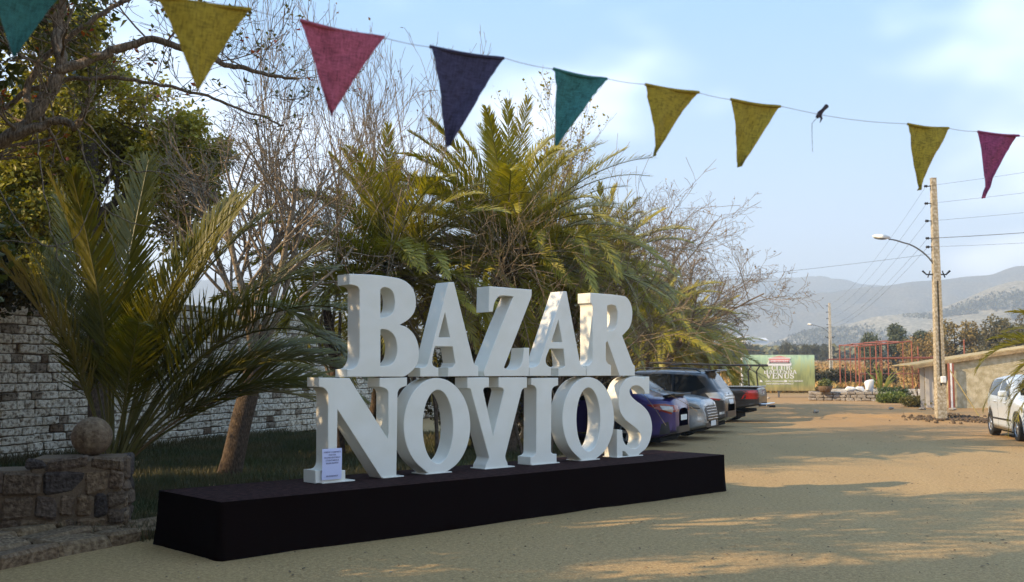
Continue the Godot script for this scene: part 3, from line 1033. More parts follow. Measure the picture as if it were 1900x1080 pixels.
func leaf_cluster(n: int, leaf: float, spread: float, sd: int, m: Material) -> ArrayMesh:
	var r := RandomNumberGenerator.new()
	r.seed = sd
	var b := MB.new()
	for i in n:
		var c := Vector3(r.randf_range(-1, 1), r.randf_range(-1, 1), r.randf_range(-1, 1)) * spread
		var d := Vector3(r.randf_range(-1, 1), r.randf_range(-0.9, 0.6), r.randf_range(-1, 1)).normalized()
		var s := d.cross(Vector3(r.randf_range(-1, 1), 1.2, r.randf_range(-1, 1))).normalized()
		var u := s.cross(d)
		var l := leaf * r.randf_range(0.7, 1.25)
		var k := r.randf_range(0.75, 1.2)
		b.col = Color(k, k, k)
		var mid := c + d * l * 0.45
		b.flat4(c, mid + s * l * 0.3 + u * l * 0.1, c + d * l, mid - s * l * 0.3 + u * l * 0.1)
	return b.mesh(m, true)

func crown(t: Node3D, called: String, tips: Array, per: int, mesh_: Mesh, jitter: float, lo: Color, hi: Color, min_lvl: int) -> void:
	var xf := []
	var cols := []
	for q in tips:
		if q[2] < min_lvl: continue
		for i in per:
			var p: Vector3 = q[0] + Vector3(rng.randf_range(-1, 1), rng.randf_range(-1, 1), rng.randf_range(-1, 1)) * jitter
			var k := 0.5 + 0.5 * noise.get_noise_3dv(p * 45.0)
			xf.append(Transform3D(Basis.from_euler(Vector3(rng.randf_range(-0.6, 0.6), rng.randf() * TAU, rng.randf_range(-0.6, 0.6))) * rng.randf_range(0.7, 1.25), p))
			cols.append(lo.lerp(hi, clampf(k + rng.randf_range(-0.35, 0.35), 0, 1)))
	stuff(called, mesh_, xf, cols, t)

func tree(called: String, label: String, cat: String, at: Vector3, stems: Array, o: Dictionary, group := "") -> Array:
	# stems: [base offset, direction, length, radius]
	var t := thing(called, label, cat, at, 0.0, group)
	var tr := MB.new()
	var br := MB.new()
	var tips := []
	tr.col = o.get("bark", Color(0.16, 0.12, 0.085))
	br.col = o.get("twig", Color(0.19, 0.145, 0.10))
	for s in stems:
		var d: Vector3 = s[1].normalized()
		var p: Vector3 = s[0]
		var pts := PackedVector3Array([p - d * 0.15])
		var rad := PackedFloat32Array([s[3] * 1.25])
		for i in 8:
			d = (d + Vector3(rng.randf_range(-1, 1), 0, rng.randf_range(-1, 1)) * 0.05).normalized()
			p += d * s[2] / 8.0
			pts.append(p); rad.append(s[3] * lerpf(1.05, 0.8, (i + 1) / 8.0))
		tr.tube(pts, rad, 12)
		for q in o.limbs:
			var ax := d.cross(Vector3(rng.randf_range(-1, 1), rng.randf_range(-0.3, 0.3), rng.randf_range(-1, 1))).normalized()
			var k: float = rng.randf_range(o.get("limb_from", 0.7), 1.0)
			var i0 := int(k * 8)
			grow(br, pts[i0], d.rotated(ax, deg_to_rad(o.spread * rng.randf_range(0.5, 1.2))), o.len * rng.randf_range(0.75, 1.2), s[3] * o.get("limb_r", 0.5), 0, o, tips)
	for i in tr.v.size(): tr.v[i] += tr.n[i] * 0.02 * noise.get_noise_3dv(tr.v[i] * Vector3(150, 40, 150))
	part("trunk", tr.mesh(M.bark), t)
	part("branches", br.mesh(M.bark), t)
	return [t, tips]

# which shade tree twigs keep leaves; gaps cut to land sun on letters and drive
func leafed(p: Vector3) -> bool:
	var g := Vector2(p.x + 1.66 * p.y, p.z - 0.607 * p.y)
	var beam := p - Vector3(1.3, 2.5, -12.6)
	var sun := Vector3(-0.93, 0.56, 0.34).normalized()
	if (beam - sun * beam.dot(sun)).length() < 0.85 and noise.get_noise_3dv(p * 25.0) > -0.15: return false
	if g.x > 0.4:
		var s := noise.get_noise_2d((g.x * 0.94 - g.y * 0.34) * 4.0, (g.x * 0.34 + g.y * 0.94) * 21.0)
		if s > 0.10 - 0.24 * smoothstep(0.4, 4.0, g.x): return rng.randf() < 0.02
	return true

func make_vegetation() -> void:
	make_fronds()
	# near palm without a trunk, behind the stone ball: every frond placed by hand
	var t := thing("palm_tree", "young trunkless palm behind the stone ball with tall arching fronds", "palm tree", Vector3(-4.79, 0.0, -12.5), 0.0, "palm trees along the brick wall")
	rng.seed = 8
	var hand := [
		[0, 2.6, 16, 1.25], [0, 1.2, 3, 1.34], [1, 0.4, 8, 1.28], [0, 2.0, 9, 1.2], [1, 0.15, 27, 1.22], [2, -0.1, 24, 1.25], [3, -0.2, 33, 1.42], [4, -0.05, 30, 1.36], [1, 3.3, 12, 1.18], [1, 2.7, 18, 1.12], [4, -0.45, 20, 1.30],
		[1, 1.9, 22, 1.15], [1, 4.2, 16, 1.1], [1, 5.3, 22, 1.1], [3, 0.5, 36, 1.05], [2, 0.2, 38, 1.1], [2, -0.9, 32, 1.0], [3, -0.3, 40, 1.2], [1, -0.2, 14, 1.2], [0, 4.8, 12, 1.2], [5, 0.05, 42, 1.0], [2, 1.4, 30, 1.05], [3, -0.05, 47, 1.15], [2, 0.12, 50, 1.05], [1, 3.14, 20, 1.2], [0, 0.0, 17, 1.25], [0, 3.0, 6, 1.22], [1, -0.5, 19, 1.22]]
	var st := MB.new()
	st.col = Color(0.10, 0.07, 0.04)
	st.tube(PackedVector3Array([Vector3(0, -0.1, 0), Vector3(0, 0.25, 0), Vector3(0, 0.55, 0)]), PackedFloat32Array([0.24, 0.22, 0.13]), 12)
	part("trunk", st.mesh(M.bark), t)
	for q in hand:
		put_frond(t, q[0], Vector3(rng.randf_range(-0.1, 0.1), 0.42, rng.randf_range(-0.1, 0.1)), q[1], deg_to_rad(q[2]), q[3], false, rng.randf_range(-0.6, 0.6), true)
	put_frond(t, 1, Vector3(0.05, 0.4, 0.05), 0.05, deg_to_rad(44), 1.15, true)
	palm("largest palm, its tall crown above the A and Z of the upper row", Vector3(-0.2, 0, -20.0), 3.9, 1.1, 104, 31, 0.30, 14)
	palm("palm with drooping crown to the right of the letter R", Vector3(2.0, 0, -24.2), 3.9, 0.78, 90, 32, 0.30, 12)
	palm("palm half hidden by bare twigs above the letter B", Vector3(-2.2, 0, -18.5), 3.4, 0.98, 72, 33, 0.26, 10)
	palm("palm crown filling the gap above the second A and the R", Vector3(0.95, 0, -22.4), 3.0, 0.76, 76, 38, 0.28, 10)
	palm("small palm at the far end of the row over the pickup's rack", Vector3(9.3, 0, -48.5), 2.1, 1.05, 56, 40)
	palm("palm behind the parked dark grey car", Vector3(4.9, 0, -36.6), 3.0, 1.05, 64, 34)
	palm("farthest palm of the row, beyond the parked pickup truck", Vector3(7.7, 0, -46.0), 3.0, 1.15, 64, 35)
	palm("palm in the row just before the farthest one, browned fronds", Vector3(6.0, 0, -41.5), 3.0, 1.15, 64, 36)
	palm("palm out at the right edge, one frond over the white car", Vector3(12.9, 0, -22.3), 1.5, 1.0, 22, 37, 0.24, 2)

	rng.seed = 9
	var edge: Node3D = get_child(get_child_count() - 1)
	for q in [[4, 3.0, 58, 0.95], [3, 3.3, 66, 0.9], [3, 2.8, 50, 1.05], [4, 3.6, 62, 0.9], [2, 3.15, 74, 0.85], [3, 3.05, 70, 1.0], [2, 3.4, 80, 0.95], [3, 2.9, 78, 0.9]]:
		put_frond(edge, q[0], Vector3(0, 1.5, 0), q[1], deg_to_rad(q[2]), q[3], false, rng.randf_range(-0.4, 0.4))

	# bare trees
	rng.seed = 101
	var bare := {"levels": 4, "kids": [5, 4, 4, 3], "wig": 0.16, "up": 0.07, "spread": 42.0, "shrink": 0.62, "limbs": range(6), "len": 2.3, "limb_from": 0.75, "limb_r": 0.33, "thin": 0.0042, "bark": Color(0.15, 0.105, 0.07), "twig": Color(0.44, 0.36, 0.26)}
	var a := tree("bare_tree", "bare tree with rough leaning trunk just behind the stage", "tree", Vector3(-4.26, 0, -15.58), [[Vector3.ZERO, Vector3(0.27, 1, 0.05), 2.35, 0.165]], bare, "bare winter trees")
	crown(a[0], "dead_leaves", a[1].filter(func(q): return rng.randf() < 0.12), 1, leaf_cluster(1, 0.05, 0.02, 3, M.dry_leaf), 0.05, Color(0.22, 0.12, 0.05), Color(0.3, 0.2, 0.08), 4)
	rng.seed = 102
	var upright := bare.duplicate()
	upright.merge({"up": 0.16, "spread": 30.0, "len": 4.1, "shrink": 0.6, "limb_from": 0.35, "limbs": range(5), "thin": 0.0042, "kids": [5, 4, 4, 2]}, true)
	a = tree("bare_tree", "tall bare tree with upright twigs behind the letter B", "tree", Vector3(-3.0, 0, -19.2), [[Vector3(-0.2, 0, 0), Vector3(-0.12, 1, 0), 3.0, 0.10], [Vector3(0.3, 0, 0.2), Vector3(0.16, 1, 0), 2.8, 0.09]], upright, "bare winter trees")
	crown(a[0], "dead_leaves", a[1].filter(func(q): return rng.randf() < 0.10), 1, leaf_cluster(1, 0.06, 0.02, 3, M.dry_leaf), 0.05, Color(0.24, 0.12, 0.05), Color(0.3, 0.2, 0.08), 4)
	rng.seed = 103
	a = tree("bare_tree", "bare tree spreading to the right against the sky beside the palms", "tree", Vector3(4.7, 0, -39.5), [[Vector3.ZERO, Vector3(0.15, 1, 0), 4.2, 0.18], [Vector3(0.2, 0, 0), Vector3(0.5, 1, 0.1), 4.2, 0.14]], {"levels": 4, "kids": [6, 5, 4, 3], "wig": 0.15, "up": 0.05, "spread": 48.0, "shrink": 0.62, "limbs": range(6), "len": 4.0, "limb_from": 0.5, "limb_r": 0.33, "thin": 0.0062, "bark": Color(0.17, 0.125, 0.09), "twig": Color(0.42, 0.34, 0.24)}, "bare winter trees")
	crown(a[0], "dead_leaves", a[1].filter(func(q): return rng.randf() < 0.14), 1, leaf_cluster(1, 0.09, 0.02, 3, M.dry_leaf), 0.06, Color(0.2, 0.13, 0.06), Color(0.3, 0.22, 0.1), 4)
	rng.seed = 104
	var yel := upright.duplicate()
	yel.merge({"len": 3.4, "spread": 26.0}, true)
	a = tree("slender_tree", "slender tree with sparse yellow leaves rising above the palms", "tree", Vector3(0.9, 0, -25.5), [[Vector3.ZERO, Vector3(0.02, 1, 0), 4.4, 0.11]], yel)
	crown(a[0], "crown", a[1].filter(func(q): return rng.randf() < 0.5), 1, leaf_cluster(2, 0.10, 0.06, 3, M.leaf), 0.10, Color(0.30, 0.24, 0.05), Color(0.40, 0.30, 0.06), 3)

	rng.seed = 121
	var arch := {"levels": 3, "kids": [4, 3, 3], "wig": 0.13, "up": -0.015, "spread": 36.0, "shrink": 0.66, "limbs": range(4), "len": 2.4, "limb_from": 0.3, "limb_r": 0.5, "thin": 0.0045, "twig": Color(0.46, 0.36, 0.23)}
	var an := 0
	for q in [Vector3(-1.5, 0, -17.6), Vector3(0.45, 0, -18.8), Vector3(1.9, 0, -22.0)]:
		var st3 := []
		for k in 4: st3.append([Vector3(rng.randf_range(-0.4, 0.4), 0, rng.randf_range(-0.3, 0.3)), Vector3(rng.randf_range(-0.35, 0.35), 1, rng.randf_range(-0.2, 0.3)), rng.randf_range(2.2, 3.2), 0.035])
		tree("bare_shrub", "tall bare arching shrub tangled " + ["before the palm above the letter B", "before the largest palm's crown", "before the palm at the letter R"][an], "shrub", q, st3, arch, "bare arching shrubs before the palms")
		an += 1

	# leafy tree in view, top left
	rng.seed = 105
	var lush := {"levels": 3, "kids": [6, 6, 5], "wig": 0.14, "up": 0.02, "spread": 52.0, "shrink": 0.6, "limbs": range(7), "len": 1.85, "limb_from": 0.6}
	var lc := leaf_cluster(7, 0.085, 0.10, 5, M.leaf)
	a = tree("leafy_tree", "leafy tree with small yellow green leaves at top left", "tree", Vector3(-6.55, 0, -16.3), [[Vector3.ZERO, Vector3(0.05, 1, 0), 5.4, 0.15]], lush)
	crown(a[0], "crown", a[1], 4, lc, 0.16, Color(0.17, 0.165, 0.02), Color(0.50, 0.41, 0.055), 2)
	rng.seed = 106
	var low_lush := lush.duplicate()
	low_lush.merge({"len": 1.15, "limb_from": 0.85}, true)
	a = tree("leafy_tree", "dark leafy tree leaning over the wall at the left edge", "tree", Vector3(-8.3, 0, -15.6), [[Vector3.ZERO, Vector3(-0.05, 1, -0.02), 3.1, 0.14]], low_lush)
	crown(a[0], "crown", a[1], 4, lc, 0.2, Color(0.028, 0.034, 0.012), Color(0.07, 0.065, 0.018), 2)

	# big tree whose bare limbs reach in from the left edge; its crown shades the stage from above the frame
	rng.seed = 107
	var big := {"levels": 3, "kids": [6, 6, 5], "wig": 0.15, "up": 0.03, "spread": 50.0, "shrink": 0.62, "limbs": range(7), "len": 2.6, "limb_from": 0.7}
	a = tree("shade_tree", "big tree at the left edge reaching gnarled limbs into view", "tree", Vector3(-6.6, 0, -7.4), [[Vector3.ZERO, Vector3(0.03, 1, 0), 4.7, 0.24]], big, "shade trees left of the drive")
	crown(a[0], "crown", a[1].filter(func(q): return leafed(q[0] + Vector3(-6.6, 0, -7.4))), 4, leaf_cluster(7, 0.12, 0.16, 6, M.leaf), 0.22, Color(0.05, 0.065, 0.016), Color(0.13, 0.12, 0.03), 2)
	var lb := MB.new()
	lb.col = Color(0.33, 0.25, 0.17)
	var limb_tips := []
	var off := Vector3(6.6, 0, 7.4)
	var twigs := {"levels": 2, "kids": [4, 4], "wig": 0.16, "up": 0.08, "spread": 40.0, "shrink": 0.55}
	for L in [[[Vector3(-6.55, 2.5, -7.4), Vector3(-5.3, 3.0, -7.8), Vector3(-4.5, 3.3, -8.0), Vector3(-4.06, 3.43, -8.0), Vector3(-3.81, 3.62, -8.0), Vector3(-3.61, 4.0, -8.0), Vector3(-3.66, 4.31, -8.05), Vector3(-3.63, 4.75, -8.1)], 0.085, 0.04],
			[[Vector3(-4.06, 3.43, -8.0), Vector3(-3.82, 3.5, -7.96), Vector3(-3.55, 3.58, -7.94), Vector3(-3.46, 3.52, -7.93), Vector3(-3.38, 3.6, -7.92), Vector3(-3.34, 3.75, -7.92)], 0.045, 0.02],
			[[Vector3(-3.61, 4.0, -8.0), Vector3(-3.44, 4.08, -8.05), Vector3(-3.2, 4.2, -8.1), Vector3(-2.93, 4.3, -8.15), Vector3(-2.71, 4.24, -8.2), Vector3(-2.3, 4.12, -8.3), Vector3(-1.8, 4.05, -8.4)], 0.042, 0.012],
			[[Vector3(-3.81, 3.62, -8.0), Vector3(-3.9, 3.9, -8.1), Vector3(-3.75, 4.2, -8.15), Vector3(-3.4, 4.5, -8.2), Vector3(-3.0, 4.8, -8.3)], 0.03, 0.015],
			[[Vector3(-4.5, 3.3, -8.0), Vector3(-4.2, 3.7, -8.2), Vector3(-3.9, 3.95, -8.3), Vector3(-3.3, 4.05, -8.4), Vector3(-2.7, 3.98, -8.6), Vector3(-2.0, 3.75, -8.8)], 0.028, 0.008]]:
		var c := Curve3D.new()
		for i in L[0].size():
			var pts: Array = L[0]
			var dd: Vector3 = (pts[mini(i + 1, pts.size() - 1)] - pts[maxi(i - 1, 0)]) * 0.18
			c.add_point(pts[i] + off, -dd, dd)
		c.bake_interval = 0.06
		var bp := c.get_baked_points()
		var rr := PackedFloat32Array()
		for i in bp.size():
			var k := float(i) / (bp.size() - 1)
			rr.append(lerpf(L[1], L[2], k) * (1.0 + 0.18 * noise.get_noise_1d(i * 22.0 + L[1] * 999.0)))
			bp[i] += Vector3(noise.get_noise_2d(i * 9.0, 3), noise.get_noise_2d(i * 9.0, 50), noise.get_noise_2d(i * 9.0, 90)) * 0.03
		lb.tube(bp, rr, 9)
		for i in range(int(bp.size() * 0.4), bp.size(), 3):
			var dv := Vector3(rng.randf_range(-1, 1), rng.randf_range(-0.35, 1), rng.randf_range(-1, 1)).normalized()
			grow(lb, bp[i], dv, rng.randf_range(0.35, 0.9), rr[i] * 0.28, 0, twigs, limb_tips)
	part("limbs", lb.mesh(M.bark), a[0])
	# thin bare shoots hanging from the limbs
	for q in [[Vector3(-3.42, 3.55, -7.93), Vector3(-3.30, 3.1, -7.95), Vector3(-3.15, 2.85, -8.0), Vector3(-2.75, 2.7, -8.0)], [Vector3(-3.55, 3.58, -7.94), Vector3(-3.2, 3.3, -8.0), Vector3(-3.2, 2.8, -8.0), Vector3(-3.02, 2.35, -7.95)], [Vector3(-3.75, 3.5, -7.95), Vector3(-3.62, 2.9, -7.9), Vector3(-3.5, 2.45, -7.9), Vector3(-3.3, 2.3, -7.9)], [Vector3(-4.1, 3.2, -7.95), Vector3(-3.8, 2.7, -7.9), Vector3(-3.45, 2.6, -7.9), Vector3(-3.25, 3.0, -7.95)], [Vector3(-4.2, 2.62, -7.9), Vector3(-3.75, 2.6, -7.9), Vector3(-3.4, 2.52, -7.92), Vector3(-3.38, 2.4, -7.95)], [Vector3(-3.38, 3.6, -7.92), Vector3(-3.0, 3.2, -7.9), Vector3(-2.7, 3.15, -7.9), Vector3(-2.3, 2.95, -7.95)]]:
		var c := Curve3D.new()
		for i in 4:
			var dd: Vector3 = (q[mini(i + 1, 3)] - q[maxi(i - 1, 0)]) * 0.2
			c.add_point(q[i], -dd, dd)
		c.bake_interval = 0.05
		var bp := c.get_baked_points()
		var rr := PackedFloat32Array()
		for i in bp.size():
			rr.append(lerpf(0.008, 0.0035, float(i) / bp.size()))
			bp[i] += off + Vector3(noise.get_noise_2d(i * 7.0, q[0].x * 90.0), noise.get_noise_2d(i * 7.0, 50), 0) * 0.03
		lb = MB.new()
		lb.col = Color(0.36, 0.29, 0.2)
		lb.tube(bp, rr, 5)
		part("hanging_shoot", lb.mesh(M.bark), a[0])
	var rl := limb_tips.filter(func(q): return noise.get_noise_3dv(q[0] * 60.0) > 0.12 and rng.randf() < 0.16)
	crown(a[0], "red_leaves", rl, 1, leaf_cluster(2, 0.055, 0.03, 9, M.leaf), 0.04, Color(0.40, 0.045, 0.02), Color(0.5, 0.12, 0.03), 1)
	var gl := limb_tips.filter(func(q): return rng.randf() < 0.25)
	crown(a[0], "small_leaves", gl, 1, leaf_cluster(2, 0.05, 0.03, 9, M.leaf), 0.04, Color(0.10, 0.10, 0.02), Color(0.22, 0.18, 0.04), 1)
	# unseen shade trees on the left, two of them added to darken that corner
	var src := a[0] as Node3D
	var sl := leaf_cluster(7, 0.13, 0.17, 6, M.leaf)
	for q in [[Vector3(-10.6, 0, -2.6), 4.4, 108, "leafy shade tree outside the frame, left of the big limb tree"], [Vector3(-11.4, 0, -6.0), 4.2, 112, "leafy shade tree outside the frame, between its two neighbours"], [Vector3(-12.5, 0, -9.5), 4.0, 109, "leafy shade tree outside the frame, beyond the limb tree"], [Vector3(-4.9, 0, -3.9), 4.6, 113, "leafy tree added outside the frame to deepen the shade, just left of the camera's view"], [Vector3(-3.6, 0, -0.9), 5.0, 114, "leafy tree added outside the frame to darken the foreground, arching over the camera's left"], [Vector3(-6.4, 0, -1.8), 5.2, 110, "leafy shade tree outside the frame, nearest the camera"]]:
		rng.seed = q[2]
		var e := tree("shade_tree", q[3], "tree", q[0], [[Vector3.ZERO, Vector3(0.04, 1, 0), q[1], 0.2]], big, "shade trees left of the drive")
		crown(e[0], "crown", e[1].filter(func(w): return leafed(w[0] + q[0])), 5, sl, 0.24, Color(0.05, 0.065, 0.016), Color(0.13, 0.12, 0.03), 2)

	# unseen dense shrubs added out of frame to darken the lower left
	var hi_ := 0
	for q in [Vector3(-5.9, 0, -7.6), Vector3(-5.0, 0, -5.6), Vector3(-4.2, 0, -3.6), Vector3(-3.6, 0, -1.4), Vector3(-3.8, 0, 1.0)]:
		bush("added_shade_shrub", ["dense shrub added outside the frame for shade beside the big limb tree", "dense shrub added outside the frame for shade, second along the drive", "dense shrub added outside the frame for shade, third along the drive", "dense shrub added outside the frame for shade beside the camera", "dense shrub added outside the frame for shade behind the camera"][hi_], "shrub", q, Vector3(2.2, 3.4, 2.4), 1500, 0.16, Color(0.04, 0.055, 0.015), Color(0.09, 0.10, 0.03), 300 + hi_, "added shade shrubs left of the drive")
		hi_ += 1

	# dark shrubs and dry scrub under the palms
	rng.seed = 120
	var scrub := {"levels": 3, "kids": [5, 4, 4], "wig": 0.2, "up": 0.08, "spread": 45.0, "shrink": 0.62, "limbs": range(3), "len": 1.1, "limb_from": 0.2, "twig": Color(0.13, 0.09, 0.06)}
	var dl := leaf_cluster(6, 0.09, 0.11, 12, M.leaf)
	var si := 0
	var wh := ["seen between the first A and the Z", "behind the R, in front of the cars", "under the largest palm"]
	for q in [Vector3(-0.95, 0, -20.8), Vector3(1.2, 0, -24.4), Vector3(0.1, 0, -22.3)]:
		var st2 := []
		for k in 5: st2.append([Vector3(rng.randf_range(-0.5, 0.5), 0, rng.randf_range(-0.5, 0.5)), Vector3(rng.randf_range(-0.3, 0.3), 1, rng.randf_range(-0.3, 0.3)), rng.randf_range(0.7, 1.1), 0.025])
		var e := tree("shrub", "dark tangled shrub " + wh[si], "shrub", q, st2, scrub, "shrubs under the palms")
		crown(e[0], "foliage", e[1].filter(func(w): return rng.randf() < 0.55), 1, dl, 0.13, Color(0.035, 0.038, 0.014), Color(0.11, 0.085, 0.03), 2)
		si += 1

	# grass between the stage and the wall, weeds at the wall's foot
	rng.seed = 130
	var gb := MB.new()
	for i in 9:
		var o := Vector3(rng.randf_range(-0.06, 0.06), 0, rng.randf_range(-0.06, 0.06))
		var d := Vector3(rng.randf_range(-0.5, 0.5), 1, rng.randf_range(-0.5, 0.5)).normalized()
		var s := Vector3(rng.randf_range(-1, 1), 0, rng.randf_range(-1, 1)).normalized() * 0.005
		var l := rng.randf_range(0.09, 0.2)
		var k := rng.randf_range(0.8, 1.2)
		gb.col = Color(k, k, k)
		gb.flat4(o - s, o + s, o + d * l * 0.6 + s * 0.8, o + d * l * 0.6 - s * 0.8)
		gb.flat3(o + d * l * 0.6 - s * 0.8, o + d * l * 0.6 + s * 0.8, o + d * l + Vector3(d.x, -0.2, d.z) * l * 0.3)
	var gm := gb.mesh(M.grass, true)
	var xf := []
	var cols := []
	var n_wall := Vector3(0.953, 0, 0.303)
	while xf.size() < 16000:
		var p := Vector3(rng.randf_range(-8.6, 1.0), 0, rng.randf_range(-26.0, -9.9))
		var dw := (p - wall_at).dot(n_wall)
		var ds := -(p - st_at).dot(st_n)
		var along := (p - st_at).dot(st_x)
		if dw < 0.02 or ds < (1.27 if along > -0.1 else 0.1 - 0.5 * (p.x + 4.0)) or p.x > -3.0 + (-p.z - 10.5) * 0.42: continue
		if noise.get_noise_2d(p.x * 40.0, p.z * 40.0) < -0.32 and dw > 0.5: continue
		var s := rng.randf_range(0.6, 1.25) * (1.4 if dw < 0.5 else 1.0)
		p.y = ground_h(p.x, p.z) - 0.01
		xf.append(Transform3D(Basis(Vector3.UP, rng.randf() * TAU) * s, p))
		cols.append(Color(0.045, 0.06, 0.014).lerp(Color(0.12, 0.09, 0.035), clampf(0.35 + 0.8 * noise.get_noise_2d(p.x * 25.0, p.z * 25.0) + (0.4 if dw < 0.5 else 0.0), 0, 1)))
	var gr := stuff("grass", gm, xf, cols, self)
	tag(gr, "rough dark green grass between the stage and the brick wall", "grass")

	# pebbles and leaf litter on the drive
	rng.seed = 140
	var pb := MB.new()
	pb.block(Transform3D(), Vector3(1, 0.6, 0.8), 0.22, 0.06, rng)
	xf = []; cols = []
	while xf.size() < 4800:
		var z := -4.6 - 34.0 * pow(rng.randf(), 1.7)
		var p := Vector3(rng.randf_range(-4.5, 14.0), 0, z)
		var ds := -(p - st_at).dot(st_n)
		var al := (p - st_at).dot(st_x)
		if (ds > -0.06 and ds < 1.3 and al > -0.1 and al < 7.4) or (ds > 0 and p.x < 3.5 - 0.0 * z): continue
		p.y = ground_h(p.x, p.z)
		var s := 0.004 + 0.018 * pow(rng.randf(), 4.0)
		xf.append(Transform3D(Basis.from_euler(Vector3(rng.randf() * 0.6, rng.randf() * TAU, rng.randf() * 0.6)) * s, p))
		cols.append([Color(0.36, 0.28, 0.18), Color(0.30, 0.22, 0.13), Color(0.45, 0.38, 0.26), Color(0.15, 0.10, 0.06)][rng.randi() % 4])
	tag(stuff("pebbles", pb.mesh(M.rubble), xf, cols, self), "small pebbles scattered over the dirt drive", "pebbles")
	var lq := MB.new()
	lq.flat4(Vector3(-0.5, 0, 0), Vector3(0, 0.06, 0.28), Vector3(0.5, 0.10, 0), Vector3(0, 0.04, -0.28))
	var lf := lq.mesh(M.dry_leaf, true)
	xf = []; cols = []
	while xf.size() < 1500:
		var z := -4.6 - 26.0 * pow(rng.randf(), 1.4)
		var p := Vector3(rng.randf_range(-4.0, 13.0), 0, z)
		var ds := -(p - st_at).dot(st_n)
		var al := (p - st_at).dot(st_x)
		if ds > -0.06 and ds < 1.3 and al > -0.1 and al < 7.4 or (ds > 0 and p.x < 3.2): continue
		p.y = ground_h(p.x, p.z) + 0.008
		xf.append(Transform3D(Basis.from_euler(Vector3(rng.randf_range(-0.25, 0.25), rng.randf() * TAU, rng.randf_range(-0.25, 0.25))) * rng.randf_range(0.02, 0.055), p))
		cols.append([Color(0.10, 0.06, 0.03), Color(0.22, 0.14, 0.06), Color(0.05, 0.035, 0.02)][rng.randi() % 3])
	tag(stuff("fallen_leaves", lf, xf, cols, self), "dry brown leaves strewn over the dirt drive", "leaves")

# ---------------------------------------------------------------- cars (front is +x, the car's own middle is x = 0)
func pl(p: Array, x: float) -> float:
	if x <= p[0]: return p[1]
	for i in range(2, p.size(), 2):
		if x <= p[i]: return lerpf(p[i - 1], p[i + 1], (x - p[i - 2]) / maxf(p[i] - p[i - 2], 1e-5))
	return p[p.size() - 1]

func car_top(s: Dictionary, x: float) -> float:
	var a := 0.0
	for k in 5: a += pl(s.top, x + (k - 2) * 0.022)
	return a / 5.0

func car_sill(s: Dictionary, x: float) -> float:
	var y := pl(s.sill, x)
	for w in [s.front_axle, s.rear_axle]:
		var d := absf(x - w)
		var ra: float = s.wheel_r + 0.055
		if d < ra: y = maxf(y, s.wheel_r + sqrt(ra * ra - d * d))
	return minf(y, car_top(s, x) - 0.03)

func car_hw(s: Dictionary, x: float, y: float) -> float:
	var xn := clampf(absf(x / (s.length * 0.5)), 0.0, 1.0)
	var p := pow(maxf(0.0, 1.0 - pow(xn, s.plan)), 1.0 / s.plan)
	p *= 1.0 - 0.05 * xn * xn
	var top := car_top(s, x)
	var side := 1.0
	if y < s.belt:
		side -= 0.07 * pow((s.belt * 0.72 - y) / s.belt, 2.0)
		side += 0.012 * exp(-pow((y - s.belt * 0.86) / 0.05, 2.0)) - 0.012 * exp(-pow((y - s.belt * 0.58) / 0.12, 2.0))
	else:
		side -= 0.004 + s.tumble * (y - s.belt) / (s.roof - s.belt)
	var r: float = s.edge
	var u := clampf((top - y) / r, 0.0, 1.0)
	var f := pow(maxf(0.0, 1.0 - pow(1.0 - u, 3.0)), 1.0 / 3.0)
	return s.width * 0.5 * p * side * f

func car_body(s: Dictionary) -> ArrayMesh:
	var b := MB.new()
	var n := 150
	var m := 22
	for i in n + 1:
		var q := -cos(PI * i / n)
		q = lerpf(q, -1.0 + 2.0 * i / n, 0.65)
		var x: float = q * s.length * 0.5 * 0.9995
		var lo := car_sill(s, x)
		var hi := car_top(s, x)
		for sgn in [1, -1]:
			for j in m + 1:
				var k := 1.0 - pow(1.0 - float(j) / m, 2.2)
				var y := lerpf(lo, hi, k)
				b.vert(Vector3(x, y, sgn * car_hw(s, x, y)), Vector3.UP)
	var w := 2 * (m + 1)
	for i in n:
		for j in m:
			var a := i * w + j
			b.tri(a, a + w, a + w + 1); b.tri(a, a + w + 1, a + 1)
			var c := a + m + 1
			b.tri(c, c + 1, c + w + 1); b.tri(c, c + w + 1, c + w)
		var e := i * w
		b.tri(e, e + m + 1, e + w + m + 1); b.tri(e, e + w + m + 1, e + w)
	b.smooth()
	return b.mesh(M[s.paint])

func subdiv(b: MB, p0: Vector2, p1: Vector2, p2: Vector2, lvl: int, f: Callable, ccw: bool) -> void:
	if lvl == 0:
		var a: Vector3 = f.call(p0)
		var e: Vector3 = f.call(p1)
		var c: Vector3 = f.call(p2)
		var k := b.v.size()
		b.vert(a, Vector3.UP); b.vert(e, Vector3.UP); b.vert(c, Vector3.UP)
		if ccw: b.tri(k, k + 1, k + 2)
		else: b.tri(k, k + 2, k + 1)
		return
	var a := (p0 + p1) * 0.5
	var c := (p1 + p2) * 0.5
	var d := (p2 + p0) * 0.5
	subdiv(b, p0, a, d, lvl - 1, f, ccw); subdiv(b, a, p1, c, lvl - 1, f, ccw); subdiv(b, d, c, p2, lvl - 1, f, ccw); subdiv(b, a, c, d, lvl - 1, f, ccw)

